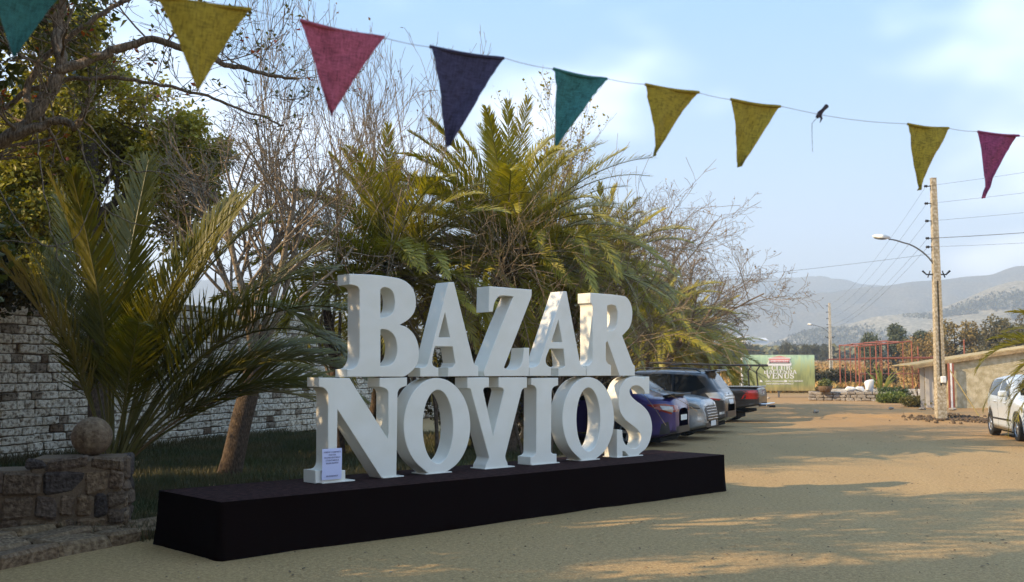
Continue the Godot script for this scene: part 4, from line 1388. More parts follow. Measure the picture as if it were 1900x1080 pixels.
func side_patch(t: Node3D, called: String, s: Dictionary, poly: Array, sgn: int, off: float, m: Material) -> MeshInstance3D:
	var p := PackedVector2Array()
	for i in range(0, poly.size(), 2): p.append(Vector2(poly[i], poly[i + 1]))
	if area2(p) < 0: p.reverse()
	var b := MB.new()
	var tr := ear_clip(p)
	var f := func(q: Vector2) -> Vector3: return Vector3(q.x, q.y, sgn * (car_hw(s, q.x, q.y) + off))
	for i in range(0, tr.size(), 3): subdiv(b, p[tr[i]], p[tr[i + 1]], p[tr[i + 2]], 3, f, sgn > 0)
	b.smooth()
	return part(called, b.mesh(m), t)

func end_x(s: Dictionary, z: float, y: float, e: int) -> float:
	var lo := 0.0
	var hi: float = s.length * 0.5
	var found := -1.0
	for i in 60:
		var x := hi * (1.0 - i / 60.0)
		if car_top(s, e * x) > y + 0.004 and car_hw(s, e * x, y) >= absf(z):
			lo = x; found = x
			break
	if found < 0.0: return 0.0
	var up := minf(hi, lo + hi / 60.0)
	for i in 12:
		var x := (lo + up) * 0.5
		if car_top(s, e * x) > y + 0.004 and car_hw(s, e * x, y) >= absf(z): lo = x
		else: up = x
	return e * lo

func end_patch(t: Node3D, called: String, s: Dictionary, poly: Array, e: int, off: float, m: Material) -> MeshInstance3D:
	var p := PackedVector2Array()
	for i in range(0, poly.size(), 2): p.append(Vector2(poly[i], poly[i + 1]))
	if area2(p) < 0: p.reverse()
	var b := MB.new()
	var tr := ear_clip(p)
	var f := func(q: Vector2) -> Vector3: return Vector3(end_x(s, q.x, q.y, e) + e * off, q.y, q.x)
	for i in range(0, tr.size(), 3): subdiv(b, p[tr[i]], p[tr[i + 1]], p[tr[i + 2]], 3, f, e < 0)
	b.smooth()
	return part(called, b.mesh(m), t)

func wheel(t: Node3D, s: Dictionary, x: float, sgn: int) -> void:
	var r: float = s.wheel_r
	var tf := Transform3D(Basis(Vector3.RIGHT, sgn * PI / 2), Vector3(x, r, sgn * (s.width * 0.5 - 0.135)))
	var ty := MB.new()
	ty.lathe(PackedVector2Array([Vector2(r * 0.62, -0.10), Vector2(r * 0.93, -0.105), Vector2(r, -0.08), Vector2(r, 0.08), Vector2(r * 0.95, 0.105), Vector2(r * 0.70, 0.112), Vector2(r * 0.66, 0.10), Vector2(r * 0.645, 0.06)]), 36)
	var o := part("wheel", ty.mesh(M.rubber), t, tf)
	var rm := MB.new()
	rm.lathe(PackedVector2Array([Vector2(r * 0.645, 0.02), Vector2(r * 0.66, 0.095), Vector2(r * 0.62, 0.10), Vector2(r * 0.60, 0.03)]), 36)
	for k in 5:
		var a := TAU * k / 5.0
		rm.block(Transform3D(Basis(Vector3.UP, a), Vector3.ZERO) * Transform3D(Basis(Vector3.BACK, 0.05), Vector3(r * 0.34, 0.078, 0)), Vector3(r * 0.56, 0.022, r * 0.17), 0.006)
	rm.lathe(PackedVector2Array([Vector2(r * 0.17, 0.06), Vector2(r * 0.16, 0.098), Vector2(0.001, 0.102)]), 18)
	part("rim", rm.mesh(M.rim_metal), o)
	var wl := MB.new()
	wl.lathe(PackedVector2Array([Vector2(r * 0.62, 0.012), Vector2(0.001, 0.012)]), 24)
	part("brake", wl.mesh(M.well), o)

func car(label: String, cat: String, s: Dictionary, at: Vector3, yaw: float) -> Node3D:
	var t := thing(s.called, label, cat, at, yaw, s.group)
	part("body", car_body(s), t)
	for w in [s.front_axle, s.rear_axle]:
		var ww := MB.new()
		var rr: float = s.wheel_r + 0.05
		ww.block(Transform3D(Basis(), Vector3(w, s.wheel_r + 0.1, 0)), Vector3(rr * 2.0, rr * 1.6, s.width - 0.50), 0.01)
		part("wheel_well", ww.mesh(M.well), t)
		for sgn in [1, -1]: wheel(t, s, w, sgn)
	var ub := MB.new()
	ub.block(Transform3D(Basis(), Vector3(0, pl(s.sill, 0.0) - 0.03, 0)), Vector3(s.length * 0.86, 0.1, s.width * 0.78), 0.02)
	part("underbody", ub.mesh(M.well), t)
	for sgn in [1, -1]:
		for q in s.windows: side_patch(t, "window", s, q, sgn, 0.004, M.glass_dark)
		for q in s.get("seams", []):
			var b := MB.new()
			var pts := PackedVector3Array()
			for i in 13:
				var x := lerpf(q[0], q[2], i / 12.0)
				var y := lerpf(q[1], q[3], i / 12.0)
				pts.append(Vector3(x, y, sgn * (car_hw(s, x, y) - 0.001)))
			var rd := PackedFloat32Array()
			rd.resize(13); rd.fill(0.0045)
			b.tube(pts, rd, 4)
			part("door_seam", b.mesh(M.trim_black), t)
		for q in s.get("handles", []):
			var b := MB.new()
			b.block(Transform3D(Basis(), Vector3(q[0], q[1], sgn * (car_hw(s, q[0], q[1]) + 0.018))), Vector3(0.19, 0.032, 0.028), 0.010)
			part("door_handle", b.mesh(M[s.get("handle", s.paint)]), t)
		for q in s.get("side_bits", []): side_patch(t, q[0], s, q[1], sgn, q[2], M[q[3]])
		if s.has("mirror"):
			var b := MB.new()
			var mx: float = s.mirror[0]
			var my: float = s.mirror[1]
			b.block(Transform3D(Basis(), Vector3(mx, my + 0.03, sgn * (car_hw(s, mx, my) + 0.12))), Vector3(0.11, 0.15, 0.21), 0.035)
			b.block(Transform3D(Basis(), Vector3(mx, my - 0.03, sgn * (car_hw(s, mx, my) + 0.02))), Vector3(0.06, 0.05, 0.1), 0.01)
			var mo := part("mirror", b.mesh(M[s.paint]), t)
			var g := MB.new()
			g.block(Transform3D(Basis(), Vector3(mx - 0.057, my + 0.03, sgn * (car_hw(s, mx, my) + 0.125))), Vector3(0.006, 0.11, 0.16), 0.002)
			part("mirror_glass", g.mesh(M.chrome), mo)
	for q in s.end_bits: end_patch(t, q[0], s, q[1], q[2], q[3], M[q[4]])
	if s.has("rails"):
		for sgn in [1, -1]:
			var b := MB.new()
			var pts := PackedVector3Array()
			var rd := PackedFloat32Array()
			for i in 15:
				var x := lerpf(s.rails[0], s.rails[1], i / 14.0)
				var e := minf(i, 14 - i)
				pts.append(Vector3(x, car_top(s, x) + (-0.03 if e < 0.5 else (0.035 if e > 1.5 else 0.022)), sgn * s.width * 0.355))
				rd.append(0.017)
			b.tube(pts, rd, 8)
			part("roof_rail", b.mesh(M.trim_black), t)
	return t

func mirrored(p: Array) -> Array:
	var o := []
	for i in range(0, p.size(), 2):
		o.append(-p[i]); o.append(p[i + 1])
	return o

func make_cars() -> void:
	var grp := "cars parked side by side along the wall"
	# direction of the row and the cars' axis
	var ax := Vector3(0.914, 0, 0.406)
	var out_yaw := atan2(-ax.z, ax.x)          # front points out of the row
	var in_yaw := out_yaw + PI                 # rear points out of the row
	var ends := [Vector3(3.72, 0, -22.45), Vector3(4.80, 0, -24.75), Vector3(5.78, 0, -27.25), Vector3(6.85, 0, -29.9), Vector3(8.15, 0, -33.2)]

	var sedan := {"called": "parked_car", "group": grp, "paint": "paint_purple", "length": 4.6, "width": 1.8, "plan": 7.0, "belt": 0.93, "roof": 1.44, "tumble": 0.24, "edge": 0.17, "wheel_r": 0.32, "front_axle": 1.38, "rear_axle": -1.32,
		"top": [-2.3, 0.74, -2.26, 1.0, -2.2, 1.075, -2.05, 1.07, -1.75, 1.09, -1.25, 1.27, -0.75, 1.41, -0.25, 1.44, 0.2, 1.41, 0.65, 1.25, 1.15, 1.0, 1.6, 0.93, 2.0, 0.83, 2.2, 0.72, 2.3, 0.5], "sill": [-2.3, 0.34, -2.0, 0.22, -1.7, 0.18, 1.7, 0.18, 2.1, 0.2, 2.3, 0.28],
		"windows": [[-1.38, 1.0, -0.4, 0.98, -0.4, 1.36, -0.75, 1.345, -1.15, 1.22], [-0.34, 0.98, 0.86, 0.95, 0.62, 1.12, 0.15, 1.33, -0.34, 1.365]],
		"seams": [[-0.37, 0.25, -0.37, 0.96], [0.85, 0.25, 0.85, 0.92], [-1.1, 0.7, -1.25, 0.95]], "handles": [[-0.55, 0.84], [0.45, 0.82]], "handle": "chrome", "mirror": [0.78, 0.98],
		"side_bits": [["tail_lamp", [-2.26, 0.88, -2.22, 0.70, -2.05, 0.76, -1.72, 0.90, -2.1, 0.93], 0.006, "lamp_red"], ["lamp_lens", [-2.27, 0.86, -2.24, 0.74, -2.06, 0.80, -2.0, 0.885], 0.012, "lamp_clear"], ["side_trim", [-1.0, 0.26, 1.0, 0.26, 1.0, 0.30, -1.0, 0.30], 0.008, "chrome"], ["bumper_corner", [-2.2, 0.30, -1.98, 0.27, -2.02, 0.50, -2.16, 0.55], 0.005, "trim_black"]],
		"end_bits": [["rear_window", [-0.62, 1.13, 0.62, 1.13, 0.5, 1.36, -0.5, 1.36], -1, 0.004, "glass_dark"], ["tail_lamp", [0.42, 0.76, 0.82, 0.74, 0.82, 0.90, 0.42, 0.89], -1, 0.006, "lamp_red"], ["tail_lamp", [-0.42, 0.76, -0.82, 0.74, -0.82, 0.90, -0.42, 0.89], -1, 0.006, "lamp_red"], ["number_plate", [-0.26, 0.56, 0.26, 0.56, 0.26, 0.68, -0.26, 0.68], -1, 0.008, "plate"], ["diffuser", [-0.72, 0.30, 0.72, 0.30, 0.66, 0.44, -0.66, 0.44], -1, 0.006, "trim_black"], ["windscreen", [-0.66, 1.0, 0.66, 1.0, 0.54, 1.35, -0.54, 1.35], 1, 0.004, "glass_dark"]]}
	var c := car("purple blue sedan with dark boot spoiler parked nearest the stage", "car", sedan, ends[0] - ax * 2.28, in_yaw)
	var sp := MB.new()
	sp.block(Transform3D(Basis(Vector3.BACK, -0.16), Vector3(-2.17, 1.105, 0)), Vector3(0.26, 0.035, 1.42), 0.012)
	sp.block(Transform3D(Basis(), Vector3(-2.08, 1.075, 0)), Vector3(0.12, 0.05, 1.36), 0.012)
	part("spoiler", sp.mesh(M.trim_black), c)

	var suv2 := {"called": "parked_car", "group": grp, "paint": "paint_silver", "length": 4.45, "width": 1.84, "plan": 8.0, "belt": 1.02, "roof": 1.62, "tumble": 0.22, "edge": 0.16, "wheel_r": 0.35, "front_axle": 1.35, "rear_axle": -1.32,
		"top": [-2.22, 0.8, -2.16, 1.1, -1.95, 1.42, -1.7, 1.56, -0.9, 1.62, -0.1, 1.6, 0.4, 1.5, 1.0, 1.13, 1.5, 1.07, 1.95, 1.0, 2.12, 0.93, 2.2, 0.72, 2.22, 0.5], "sill": [-2.22, 0.4, -1.9, 0.26, 1.9, 0.24, 2.22, 0.34],
		"windows": [[-1.95, 1.12, -1.25, 1.06, -1.25, 1.48, -1.75, 1.44], [-1.18, 1.06, -0.3, 1.05, -0.3, 1.52, -1.18, 1.49], [-0.22, 1.05, 0.86, 1.06, 0.38, 1.42, -0.22, 1.52]],
		"seams": [[-0.26, 0.32, -0.26, 1.03], [0.86, 0.32, 0.9, 1.03]], "handles": [[-0.5, 0.9], [0.55, 0.9]], "mirror": [0.74, 1.08], "rails": [-1.6, 0.2],
		"side_bits": [["headlamp", [1.52, 0.90, 2.05, 0.885, 2.12, 0.84, 2.0, 0.80, 1.7, 0.845], 0.007, "lamp_clear"], ["lamp_band", [1.75, 0.78, 2.1, 0.76, 2.1, 0.735, 1.8, 0.755], 0.007, "trim_black"]],
		"end_bits": [["headlamp", [0.40, 0.79, 0.86, 0.82, 0.86, 0.90, 0.42, 0.87], 1, 0.008, "lamp_clear"], ["headlamp", [-0.40, 0.79, -0.86, 0.82, -0.86, 0.90, -0.42, 0.87], 1, 0.008, "lamp_clear"], ["grille", [-0.52, 0.44, 0.52, 0.44, 0.62, 0.72, 0.4, 0.80, -0.4, 0.80, -0.62, 0.72], 1, 0.006, "trim_black"],
			["lower_grille", [-0.6, 0.30, 0.6, 0.30, 0.66, 0.40, -0.66, 0.40], 1, 0.006, "trim_black"], ["fog_lamp", [0.62, 0.42, 0.80, 0.42, 0.80, 0.66, 0.70, 0.66], 1, 0.010, "lamp_clear"], ["fog_lamp", [-0.62, 0.42, -0.80, 0.42, -0.80, 0.66, -0.70, 0.66], 1, 0.010, "lamp_clear"], ["number_plate", [-0.26, 0.32, 0.26, 0.32, 0.26, 0.44, -0.26, 0.44], 1, 0.014, "plate"],
			["windscreen", [-0.7, 1.13, 0.7, 1.13, 0.58, 1.5, -0.58, 1.5], 1, 0.004, "glass_dark"], ["rear_window", [-0.6, 1.12, 0.6, 1.12, 0.52, 1.46, -0.52, 1.46], -1, 0.004, "glass_dark"]]}
	c = car("silver crossover parked nose out between the purple sedan and the grey wagon", "car", suv2, ends[1] - ax * 2.2, out_yaw)
	for k in 5:
		var b := MB.new()
		var y := 0.49 + 0.065 * k
		var pts := PackedVector3Array()
		var rd := PackedFloat32Array()
		for i in 9:
			var z := lerpf(-0.5, 0.5, i / 8.0)
			pts.append(Vector3(end_x(suv2, z, y, 1) + 0.012, y, z)); rd.append(0.010)
		b.tube(pts, rd, 5)
		part("grille_bar", b.mesh(M.chrome), c)

	var wagon := {"called": "parked_car", "group": grp, "paint": "paint_grey", "length": 4.7, "width": 1.86, "plan": 8.0, "belt": 1.05, "roof": 1.68, "tumble": 0.20, "edge": 0.16, "wheel_r": 0.36, "front_axle": 1.42, "rear_axle": -1.38,
		"top": [-2.35, 0.72, -2.31, 1.0, -2.2, 1.12, -1.95, 1.48, -1.86, 1.6, -1.6, 1.64, -0.7, 1.68, 0.0, 1.66, 0.5, 1.54, 1.1, 1.16, 1.6, 1.08, 2.1, 0.98, 2.3, 0.8, 2.35, 0.5], "sill": [-2.35, 0.42, -2.0, 0.27, 2.0, 0.25, 2.35, 0.36],
		"windows": [[-1.86, 1.2, -1.55, 1.1, -1.02, 1.09, -1.02, 1.53, -1.6, 1.50], [-0.95, 1.09, 0.02, 1.08, 0.02, 1.56, -0.95, 1.54], [0.1, 1.08, 1.0, 1.09, 0.46, 1.46, 0.1, 1.56]],
		"seams": [[0.06, 0.34, 0.06, 1.06], [1.0, 0.34, 1.02, 1.06], [-0.98, 0.6, -0.98, 1.06]], "handles": [[-0.78, 0.95], [0.3, 0.95]], "handle": "chrome", "mirror": [0.86, 1.12], "rails": [-1.7, 0.2],
		"side_bits": [["tail_lamp", [-2.3, 1.05, -2.28, 0.86, -2.0, 0.90, -1.86, 1.05, -2.16, 1.08], 0.007, "lamp_clear"], ["lamp_edge", [-2.27, 0.90, -2.2, 0.86, -1.95, 0.90, -2.0, 0.93], 0.010, "lamp_red"], ["lower_cladding", [-1.0, 0.28, 1.0, 0.27, 1.0, 0.40, -1.0, 0.41], 0.008, "trim_black"], ["bumper_reflector", [-2.31, 0.52, -2.2, 0.50, -2.2, 0.56, -2.31, 0.58], 0.008, "lamp_clear"]],
		"end_bits": [["rear_window", [-0.66, 1.16, 0.66, 1.16, 0.56, 1.50, -0.56, 1.50], -1, 0.004, "glass_dark"], ["tail_lamp", [0.56, 0.88, 0.84, 0.86, 0.84, 1.05, 0.58, 1.03], -1, 0.007, "lamp_clear"], ["tail_lamp", [-0.56, 0.88, -0.84, 0.86, -0.84, 1.05, -0.58, 1.03], -1, 0.007, "lamp_clear"], ["number_plate", [-0.26, 0.76, 0.26, 0.76, 0.26, 0.88, -0.26, 0.88], -1, 0.008, "plate"], ["chrome_strip", [-0.6, 0.91, 0.6, 0.91, 0.6, 0.95, -0.6, 0.95], -1, 0.010, "chrome"],
			["rear_bumper", [-0.8, 0.42, 0.8, 0.42, 0.8, 0.58, -0.8, 0.58], -1, 0.008, "trim_black"], ["windscreen", [-0.7, 1.14, 0.7, 1.14, 0.58, 1.54, -0.58, 1.54], 1, 0.004, "glass_dark"]]}
	c = car("dark grey wagon with roof rails and rear spoiler, third parked car", "car", wagon, ends[2] - ax * 2.32, in_yaw)
	sp = MB.new()
	sp.block(Transform3D(Basis(Vector3.BACK, -0.10), Vector3(-1.95, 1.625, 0)), Vector3(0.34, 0.04, 1.22), 0.014)
	part("spoiler", sp.mesh(M.paint_grey), c)
	var wag2 := wagon.duplicate(true)
	wag2.paint = "paint_dark"
	wag2.erase("rails")
	c = car("dark wagon mostly hidden between the grey wagon and the pickup", "car", wag2, ends[3] - ax * 2.85, in_yaw)

	var pick := {"called": "pickup_truck", "group": grp, "paint": "paint_black", "length": 5.2, "width": 1.82, "plan": 10.0, "belt": 1.08, "roof": 1.76, "tumble": 0.2, "edge": 0.13, "wheel_r": 0.37, "front_axle": 1.62, "rear_axle": -1.45,
		"top": [-2.6, 0.7, -2.57, 1.08, -2.5, 1.12, -0.95, 1.12, -0.88, 1.14, -0.72, 1.66, -0.4, 1.74, 0.3, 1.74, 0.7, 1.62, 1.25, 1.2, 1.6, 1.12, 2.3, 1.02, 2.5, 0.86, 2.6, 0.55], "sill": [-2.6, 0.55, -2.2, 0.48, -1.8, 0.42, 1.9, 0.36, 2.6, 0.42],
		"windows": [[-0.68, 1.14, 0.02, 1.12, 0.02, 1.60, -0.5, 1.58], [0.1, 1.12, 1.12, 1.14, 0.62, 1.54, 0.1, 1.62]], "seams": [[0.06, 0.45, 0.06, 1.1], [-0.86, 0.5, -0.86, 1.08], [1.05, 0.45, 1.1, 1.1]], "handles": [[-0.55, 1.0], [0.3, 1.0]], "mirror": [0.98, 1.18],
		"side_bits": [["tail_lamp", [-2.59, 1.0, -2.58, 0.78, -2.50, 0.80, -2.38, 0.96, -2.40, 1.02], 0.008, "lamp_red"]],
		"end_bits": [["tail_lamp", [0.74, 0.74, 0.87, 0.74, 0.87, 1.02, 0.74, 1.02], -1, 0.008, "lamp_red"], ["tail_lamp", [-0.74, 0.74, -0.87, 0.74, -0.87, 1.02, -0.74, 1.02], -1, 0.008, "lamp_red"], ["tailgate", [-0.70, 0.62, 0.70, 0.62, 0.70, 1.04, -0.70, 1.04], -1, 0.006, "paint_black"], ["gate_handle", [-0.12, 0.90, 0.12, 0.90, 0.12, 0.97, -0.12, 0.97], -1, 0.016, "chrome"], ["windscreen", [-0.68, 1.22, 0.68, 1.22, 0.56, 1.6, -0.56, 1.6], 1, 0.004, "glass_dark"], ["cab_window", [-0.6, 1.22, 0.6, 1.22, 0.52, 1.56, -0.52, 1.56], -1, 0.004, "glass_dark"]]}
	c = car("black pickup truck with red tail lamp and black bed rack", "pickup truck", pick, ends[4] - ax * 2.62, in_yaw)
	var bm := MB.new()
	bm.block(Transform3D(Basis(), Vector3(-2.72, 0.55, 0)), Vector3(0.2, 0.11, 1.5), 0.02)
	bm.block(Transform3D(Basis(), Vector3(-2.62, 0.52, 0.5)), Vector3(0.2, 0.05, 0.06), 0.01)
	bm.block(Transform3D(Basis(), Vector3(-2.62, 0.52, -0.5)), Vector3(0.2, 0.05, 0.06), 0.01)
	part("step_bumper", bm.mesh(M.chrome), c)
	bm = MB.new()
	bm.block(Transform3D(Basis(), Vector3(-2.86, 0.50, 0)), Vector3(0.2, 0.08, 0.08), 0.015)
	part("tow_hitch", bm.mesh(M.trim_black), c)
	bm = MB.new()
	bm.block(Transform3D(Basis(), Vector3(-1.74, 1.128, 0)), Vector3(1.6, 0.035, 1.56), 0.015)
	part("bed_cover", bm.mesh(M.paint_silver), c)
	bm = MB.new()
	for z in [-0.72, 0.72]:
		bm.tube(PackedVector3Array([Vector3(-2.62, 1.80, z), Vector3(-1.5, 1.82, z), Vector3(1.0, 1.90, z)]), PackedFloat32Array([0.032, 0.032, 0.032]), 6)
		bm.tube(PackedVector3Array([Vector3(-2.28, 1.1, z), Vector3(-2.24, 1.62, z), Vector3(-2.36, 1.80, z)]), PackedFloat32Array([0.024, 0.024, 0.024]), 6)
		bm.tube(PackedVector3Array([Vector3(-1.0, 1.1, z), Vector3(-1.0, 1.82, z)]), PackedFloat32Array([0.024, 0.024]), 6)
	for x in [-2.6, -1.9, -1.2, -0.5, 0.3, 1.0]:
		bm.tube(PackedVector3Array([Vector3(x, 1.83, -0.72), Vector3(x, 1.83, 0.72)]), PackedFloat32Array([0.022, 0.022]), 6)
	part("bed_rack", bm.mesh(M.black_iron), c)

	var hatch := {"called": "parked_car", "group": "", "paint": "paint_white", "length": 4.1, "width": 1.74, "plan": 6.0, "belt": 0.98, "roof": 1.54, "tumble": 0.22, "edge": 0.18, "wheel_r": 0.31, "front_axle": 1.3, "rear_axle": -1.25,
		"top": [-2.05, 0.75, -2.0, 1.05, -1.75, 1.34, -1.45, 1.5, -0.7, 1.54, 0.0, 1.52, 0.5, 1.38, 1.1, 1.06, 1.6, 0.95, 1.9, 0.82, 2.05, 0.5], "sill": [-2.05, 0.36, -1.8, 0.22, 1.8, 0.2, 2.05, 0.3],
		"windows": [[-1.75, 1.12, -1.3, 1.04, -1.3, 1.41, -1.62, 1.35], [-1.24, 1.03, -0.34, 1.01, -0.34, 1.44, -1.24, 1.415], [-0.26, 1.01, 0.84, 1.0, 0.44, 1.30, 0.0, 1.43, -0.26, 1.44]],
		"seams": [[-0.3, 0.26, -0.3, 0.99], [0.8, 0.26, 0.86, 0.98], [-1.0, 0.5, -1.28, 1.0]], "handles": [[-0.52, 0.88], [0.5, 0.86]], "mirror": [0.66, 1.05],
		"side_bits": [["side_moulding", [-0.95, 0.44, 0.9, 0.44, 0.9, 0.48, -0.95, 0.48], 0.008, "trim_black"], ["headlamp", [1.55, 0.80, 1.95, 0.74, 1.92, 0.64, 1.65, 0.68], 0.007, "lamp_clear"]],
		"end_bits": [["rear_window", [-0.6, 1.1, 0.6, 1.1, 0.5, 1.4, -0.5, 1.4], -1, 0.004, "glass_dark"], ["windscreen", [-0.66, 1.05, 0.66, 1.05, 0.54, 1.4, -0.54, 1.4], 1, 0.004, "glass_dark"], ["tail_lamp", [0.55, 0.8, 0.78, 0.8, 0.72, 1.1, 0.6, 1.1], -1, 0.007, "lamp_red"], ["tail_lamp", [-0.55, 0.8, -0.78, 0.8, -0.72, 1.1, -0.6, 1.1], -1, 0.007, "lamp_red"], ["grille", [-0.5, 0.5, 0.5, 0.5, 0.5, 0.62, -0.5, 0.62], 1, 0.006, "trim_black"]]}
	car("pale blue white hatchback parked at the right edge under a palm frond", "car", hatch, Vector3(12.75, 0, -24.9), atan2(-0.975, -0.22))

# ---------------------------------------------------------------- bunting
func make_bunting() -> void:
	# flags: top left corner, top right corner, tip (metres), cloth
	var F := [
		[Vector3(-1.50, 2.745, -2.79), Vector3(-1.28, 2.745, -2.92), Vector3(-1.415, 2.485, -2.845), "burlap_teal", "teal burlap pennant cut off by the top left corner"],
		[Vector3(-1.080, 2.745, -3.04), Vector3(-0.834, 2.752, -3.186), Vector3(-0.973, 2.458, -3.104), "burlap_yellow", "mustard burlap pennant between the teal and the pink ones at left"],
		[Vector3(-0.693, 2.747, -3.269), Vector3(-0.438, 2.738, -3.419), Vector3(-0.596, 2.441, -3.326), "burlap_pink", "pink burlap pennant, third from the left"],
		[Vector3(-0.289, 2.734, -3.507), Vector3(-0.028, 2.742, -3.66), Vector3(-0.223, 2.389, -3.545), "burlap_navy", "dark navy burlap pennant above the palms"],
		[Vector3(0.154, 2.733, -3.767), Vector3(0.370, 2.733, -3.894), Vector3(0.167, 2.444, -3.775), "burlap_teal", "teal green burlap pennant in the middle of the string"],
		[Vector3(0.531, 2.738, -3.989), Vector3(0.766, 2.743, -4.127), Vector3(0.565, 2.453, -4.009), "burlap_yellow", "mustard burlap pennant right after the middle teal one"],
		[Vector3(0.915, 2.738, -4.215), Vector3(1.166, 2.748, -4.363), Vector3(0.953, 2.456, -4.238), "burlap_yellow", "mustard burlap pennant just left of the knotted loose end"],
		[Vector3(1.880, 2.773, -4.783), Vector3(2.137, 2.789, -4.934), Vector3(1.938, 2.461, -4.817), "burlap_yellow", "mustard burlap pennant above the utility pole"],
		[Vector3(2.335, 2.800, -5.051), Vector3(2.622, 2.818, -5.219), Vector3(2.359, 2.465, -5.065), "burlap_magenta", "magenta burlap pennant, last at the right end"]]
	var line := PackedVector3Array([Vector3(-3.4, 3.05, -1.72)])
	rng.seed = 150
	var n := 0
	for q in F:
		var A: Vector3 = q[0]
		var B: Vector3 = q[1]
		var T: Vector3 = q[2]
		line.append(A); line.append(B)
		var out := (B - A).cross(T - A).normalized()
		if out.z < 0: out = -out
		var t := thing("pennant", q[4], "pennant", (A + B) * 0.5, 0.0, "burlap pennants on the bunting string")
		var o := (A + B) * 0.5
		var b := MB.new()
		var rows := 18
		var cols := 14
		var ph := rng.randf() * 6.0
		for r in rows + 1:
			var v := float(r) / rows
			for c in cols + 1:
				var u := float(c) / cols
				var L := A.lerp(T, v)
				var Rr := B.lerp(T, v)
				var bow := sin(v * PI) * 0.012
				var p := L.lerp(Rr, u) + (L - Rr).normalized() * bow * (0.5 - u) * -2.0 * (1.0 - v)
				p += Vector3.DOWN * sin(u * PI) * 0.006 * (1.0 - v)
				p += out * (0.021 * sin(u * 4.5 + ph + v * 2.5) * (0.3 + v) * (1.0 - 0.5 * v) + 0.010 * noise.get_noise_2d(u * 90.0 + n * 50.0, v * 90.0))
				if (c == 0 or c == cols) and r < rows: p += (Rr - L).normalized() * 0.006 * (1.0 - v) * noise.get_noise_2d(r * 40.0, n * 30.0 + c)
				b.vert(p - o, out, Vector2(u * (1.0 - v) * 0.8 + 0.4 * v + n * 0.37, v * 0.8 + n * 0.21))
		for r in rows:
			for c in cols:
				var a := r * (cols + 1) + c
				b.tri(a, a + cols + 1, a + cols + 2); b.tri(a, a + cols + 2, a + 1)
		b.smooth()
		part("cloth", b.mesh(M[q[3]]), t)
		var hm := MB.new()
		var pts := PackedVector3Array()
		var rd := PackedFloat32Array()
		for i in 9:
			var u := i / 8.0
			pts.append(A.lerp(B, u) - o + Vector3.DOWN * sin(u * PI) * 0.006 + out * 0.012 * sin(u * 3.0 + ph) * 0.3)
			rd.append(0.0065 + 0.0015 * noise.get_noise_1d(i * 40.0))
		hm.tube(pts, rd, 7)
		for i in hm.uv.size(): hm.uv[i] *= Vector2(0.1, 0.1)
		part("hem", hm.mesh(M[q[3]]), t)
		n += 1
	line.append(Vector3(3.6, 2.90, -5.78))
	line.append(Vector3(6.5, 3.3, -7.5))
	var s := MB.new()
	var pts2 := PackedVector3Array()
	for i in line.size() - 1:
		for k in 6:
			var u := k / 6.0
			pts2.append(line[i].lerp(line[i + 1], u) + Vector3.DOWN * 0.02 * sin(u * PI) * (1.0 if i % 2 == 0 else 0.35) * (line[i + 1] - line[i]).length())
	pts2.append(line[line.size() - 1])
	var rd2 := PackedFloat32Array()
	rd2.resize(pts2.size()); rd2.fill(0.0013)
	s.tube(pts2, rd2, 5)
	var sm := mat("string", lin(0.42, 0.40, 0.38), 0.9)
	tag(part("bunting_string", s.mesh(sm), self), "thin pale string that carries the burlap pennants", "string")
	var kn := MB.new()
	kn.tube(PackedVector3Array([Vector3(0.035, 0.035, 0), Vector3(0.012, 0.012, 0.006), Vector3(-0.004, -0.006, 0), Vector3(-0.02, -0.028, 0.004)]), PackedFloat32Array([0.012, 0.009, 0.014, 0.009]), 8)
	kn.tube(PackedVector3Array([Vector3(-0.004, -0.006, 0), Vector3(0.004, -0.035, 0.002), Vector3(-0.004, -0.055, 0)]), PackedFloat32Array([0.009, 0.006, 0.002]), 6)
	var k2 := thing("string_knot", "dark knotted scrap of cloth with a loose thread where a pennant is missing", "knot", Vector3(1.375, 2.753, -4.487))
	k2.scale = Vector3.ONE * 0.85
	part("knot", kn.mesh(mat("scrap", lin(0.05, 0.035, 0.04), 0.9)), k2)
	var th := MB.new()
	th.tube(PackedVector3Array([Vector3(-0.02, -0.03, 0), Vector3(-0.046, -0.06, 0), Vector3(-0.05, -0.13, 0.01), Vector3(-0.046, -0.21, 0)]), PackedFloat32Array([0.0015, 0.0015, 0.0012, 0.001]), 5)
	part("loose_thread", th.mesh(M.scrap), k2)

# ---------------------------------------------------------------- poles and wires
func wire(called: String, label: String, a: Vector3, b_: Vector3, sag: float, r := 0.0045) -> void:
	var b := MB.new()
	var pts := PackedVector3Array()
	var rd := PackedFloat32Array()
	for i in 25:
		var t := i / 24.0
		pts.append(a.lerp(b_, t) + Vector3.DOWN * sag * 4.0 * t * (1.0 - t)); rd.append(r)
	b.tube(pts, rd, 4)
	tag(part(called, b.mesh(M.wire), self), label, "wire", "power lines")

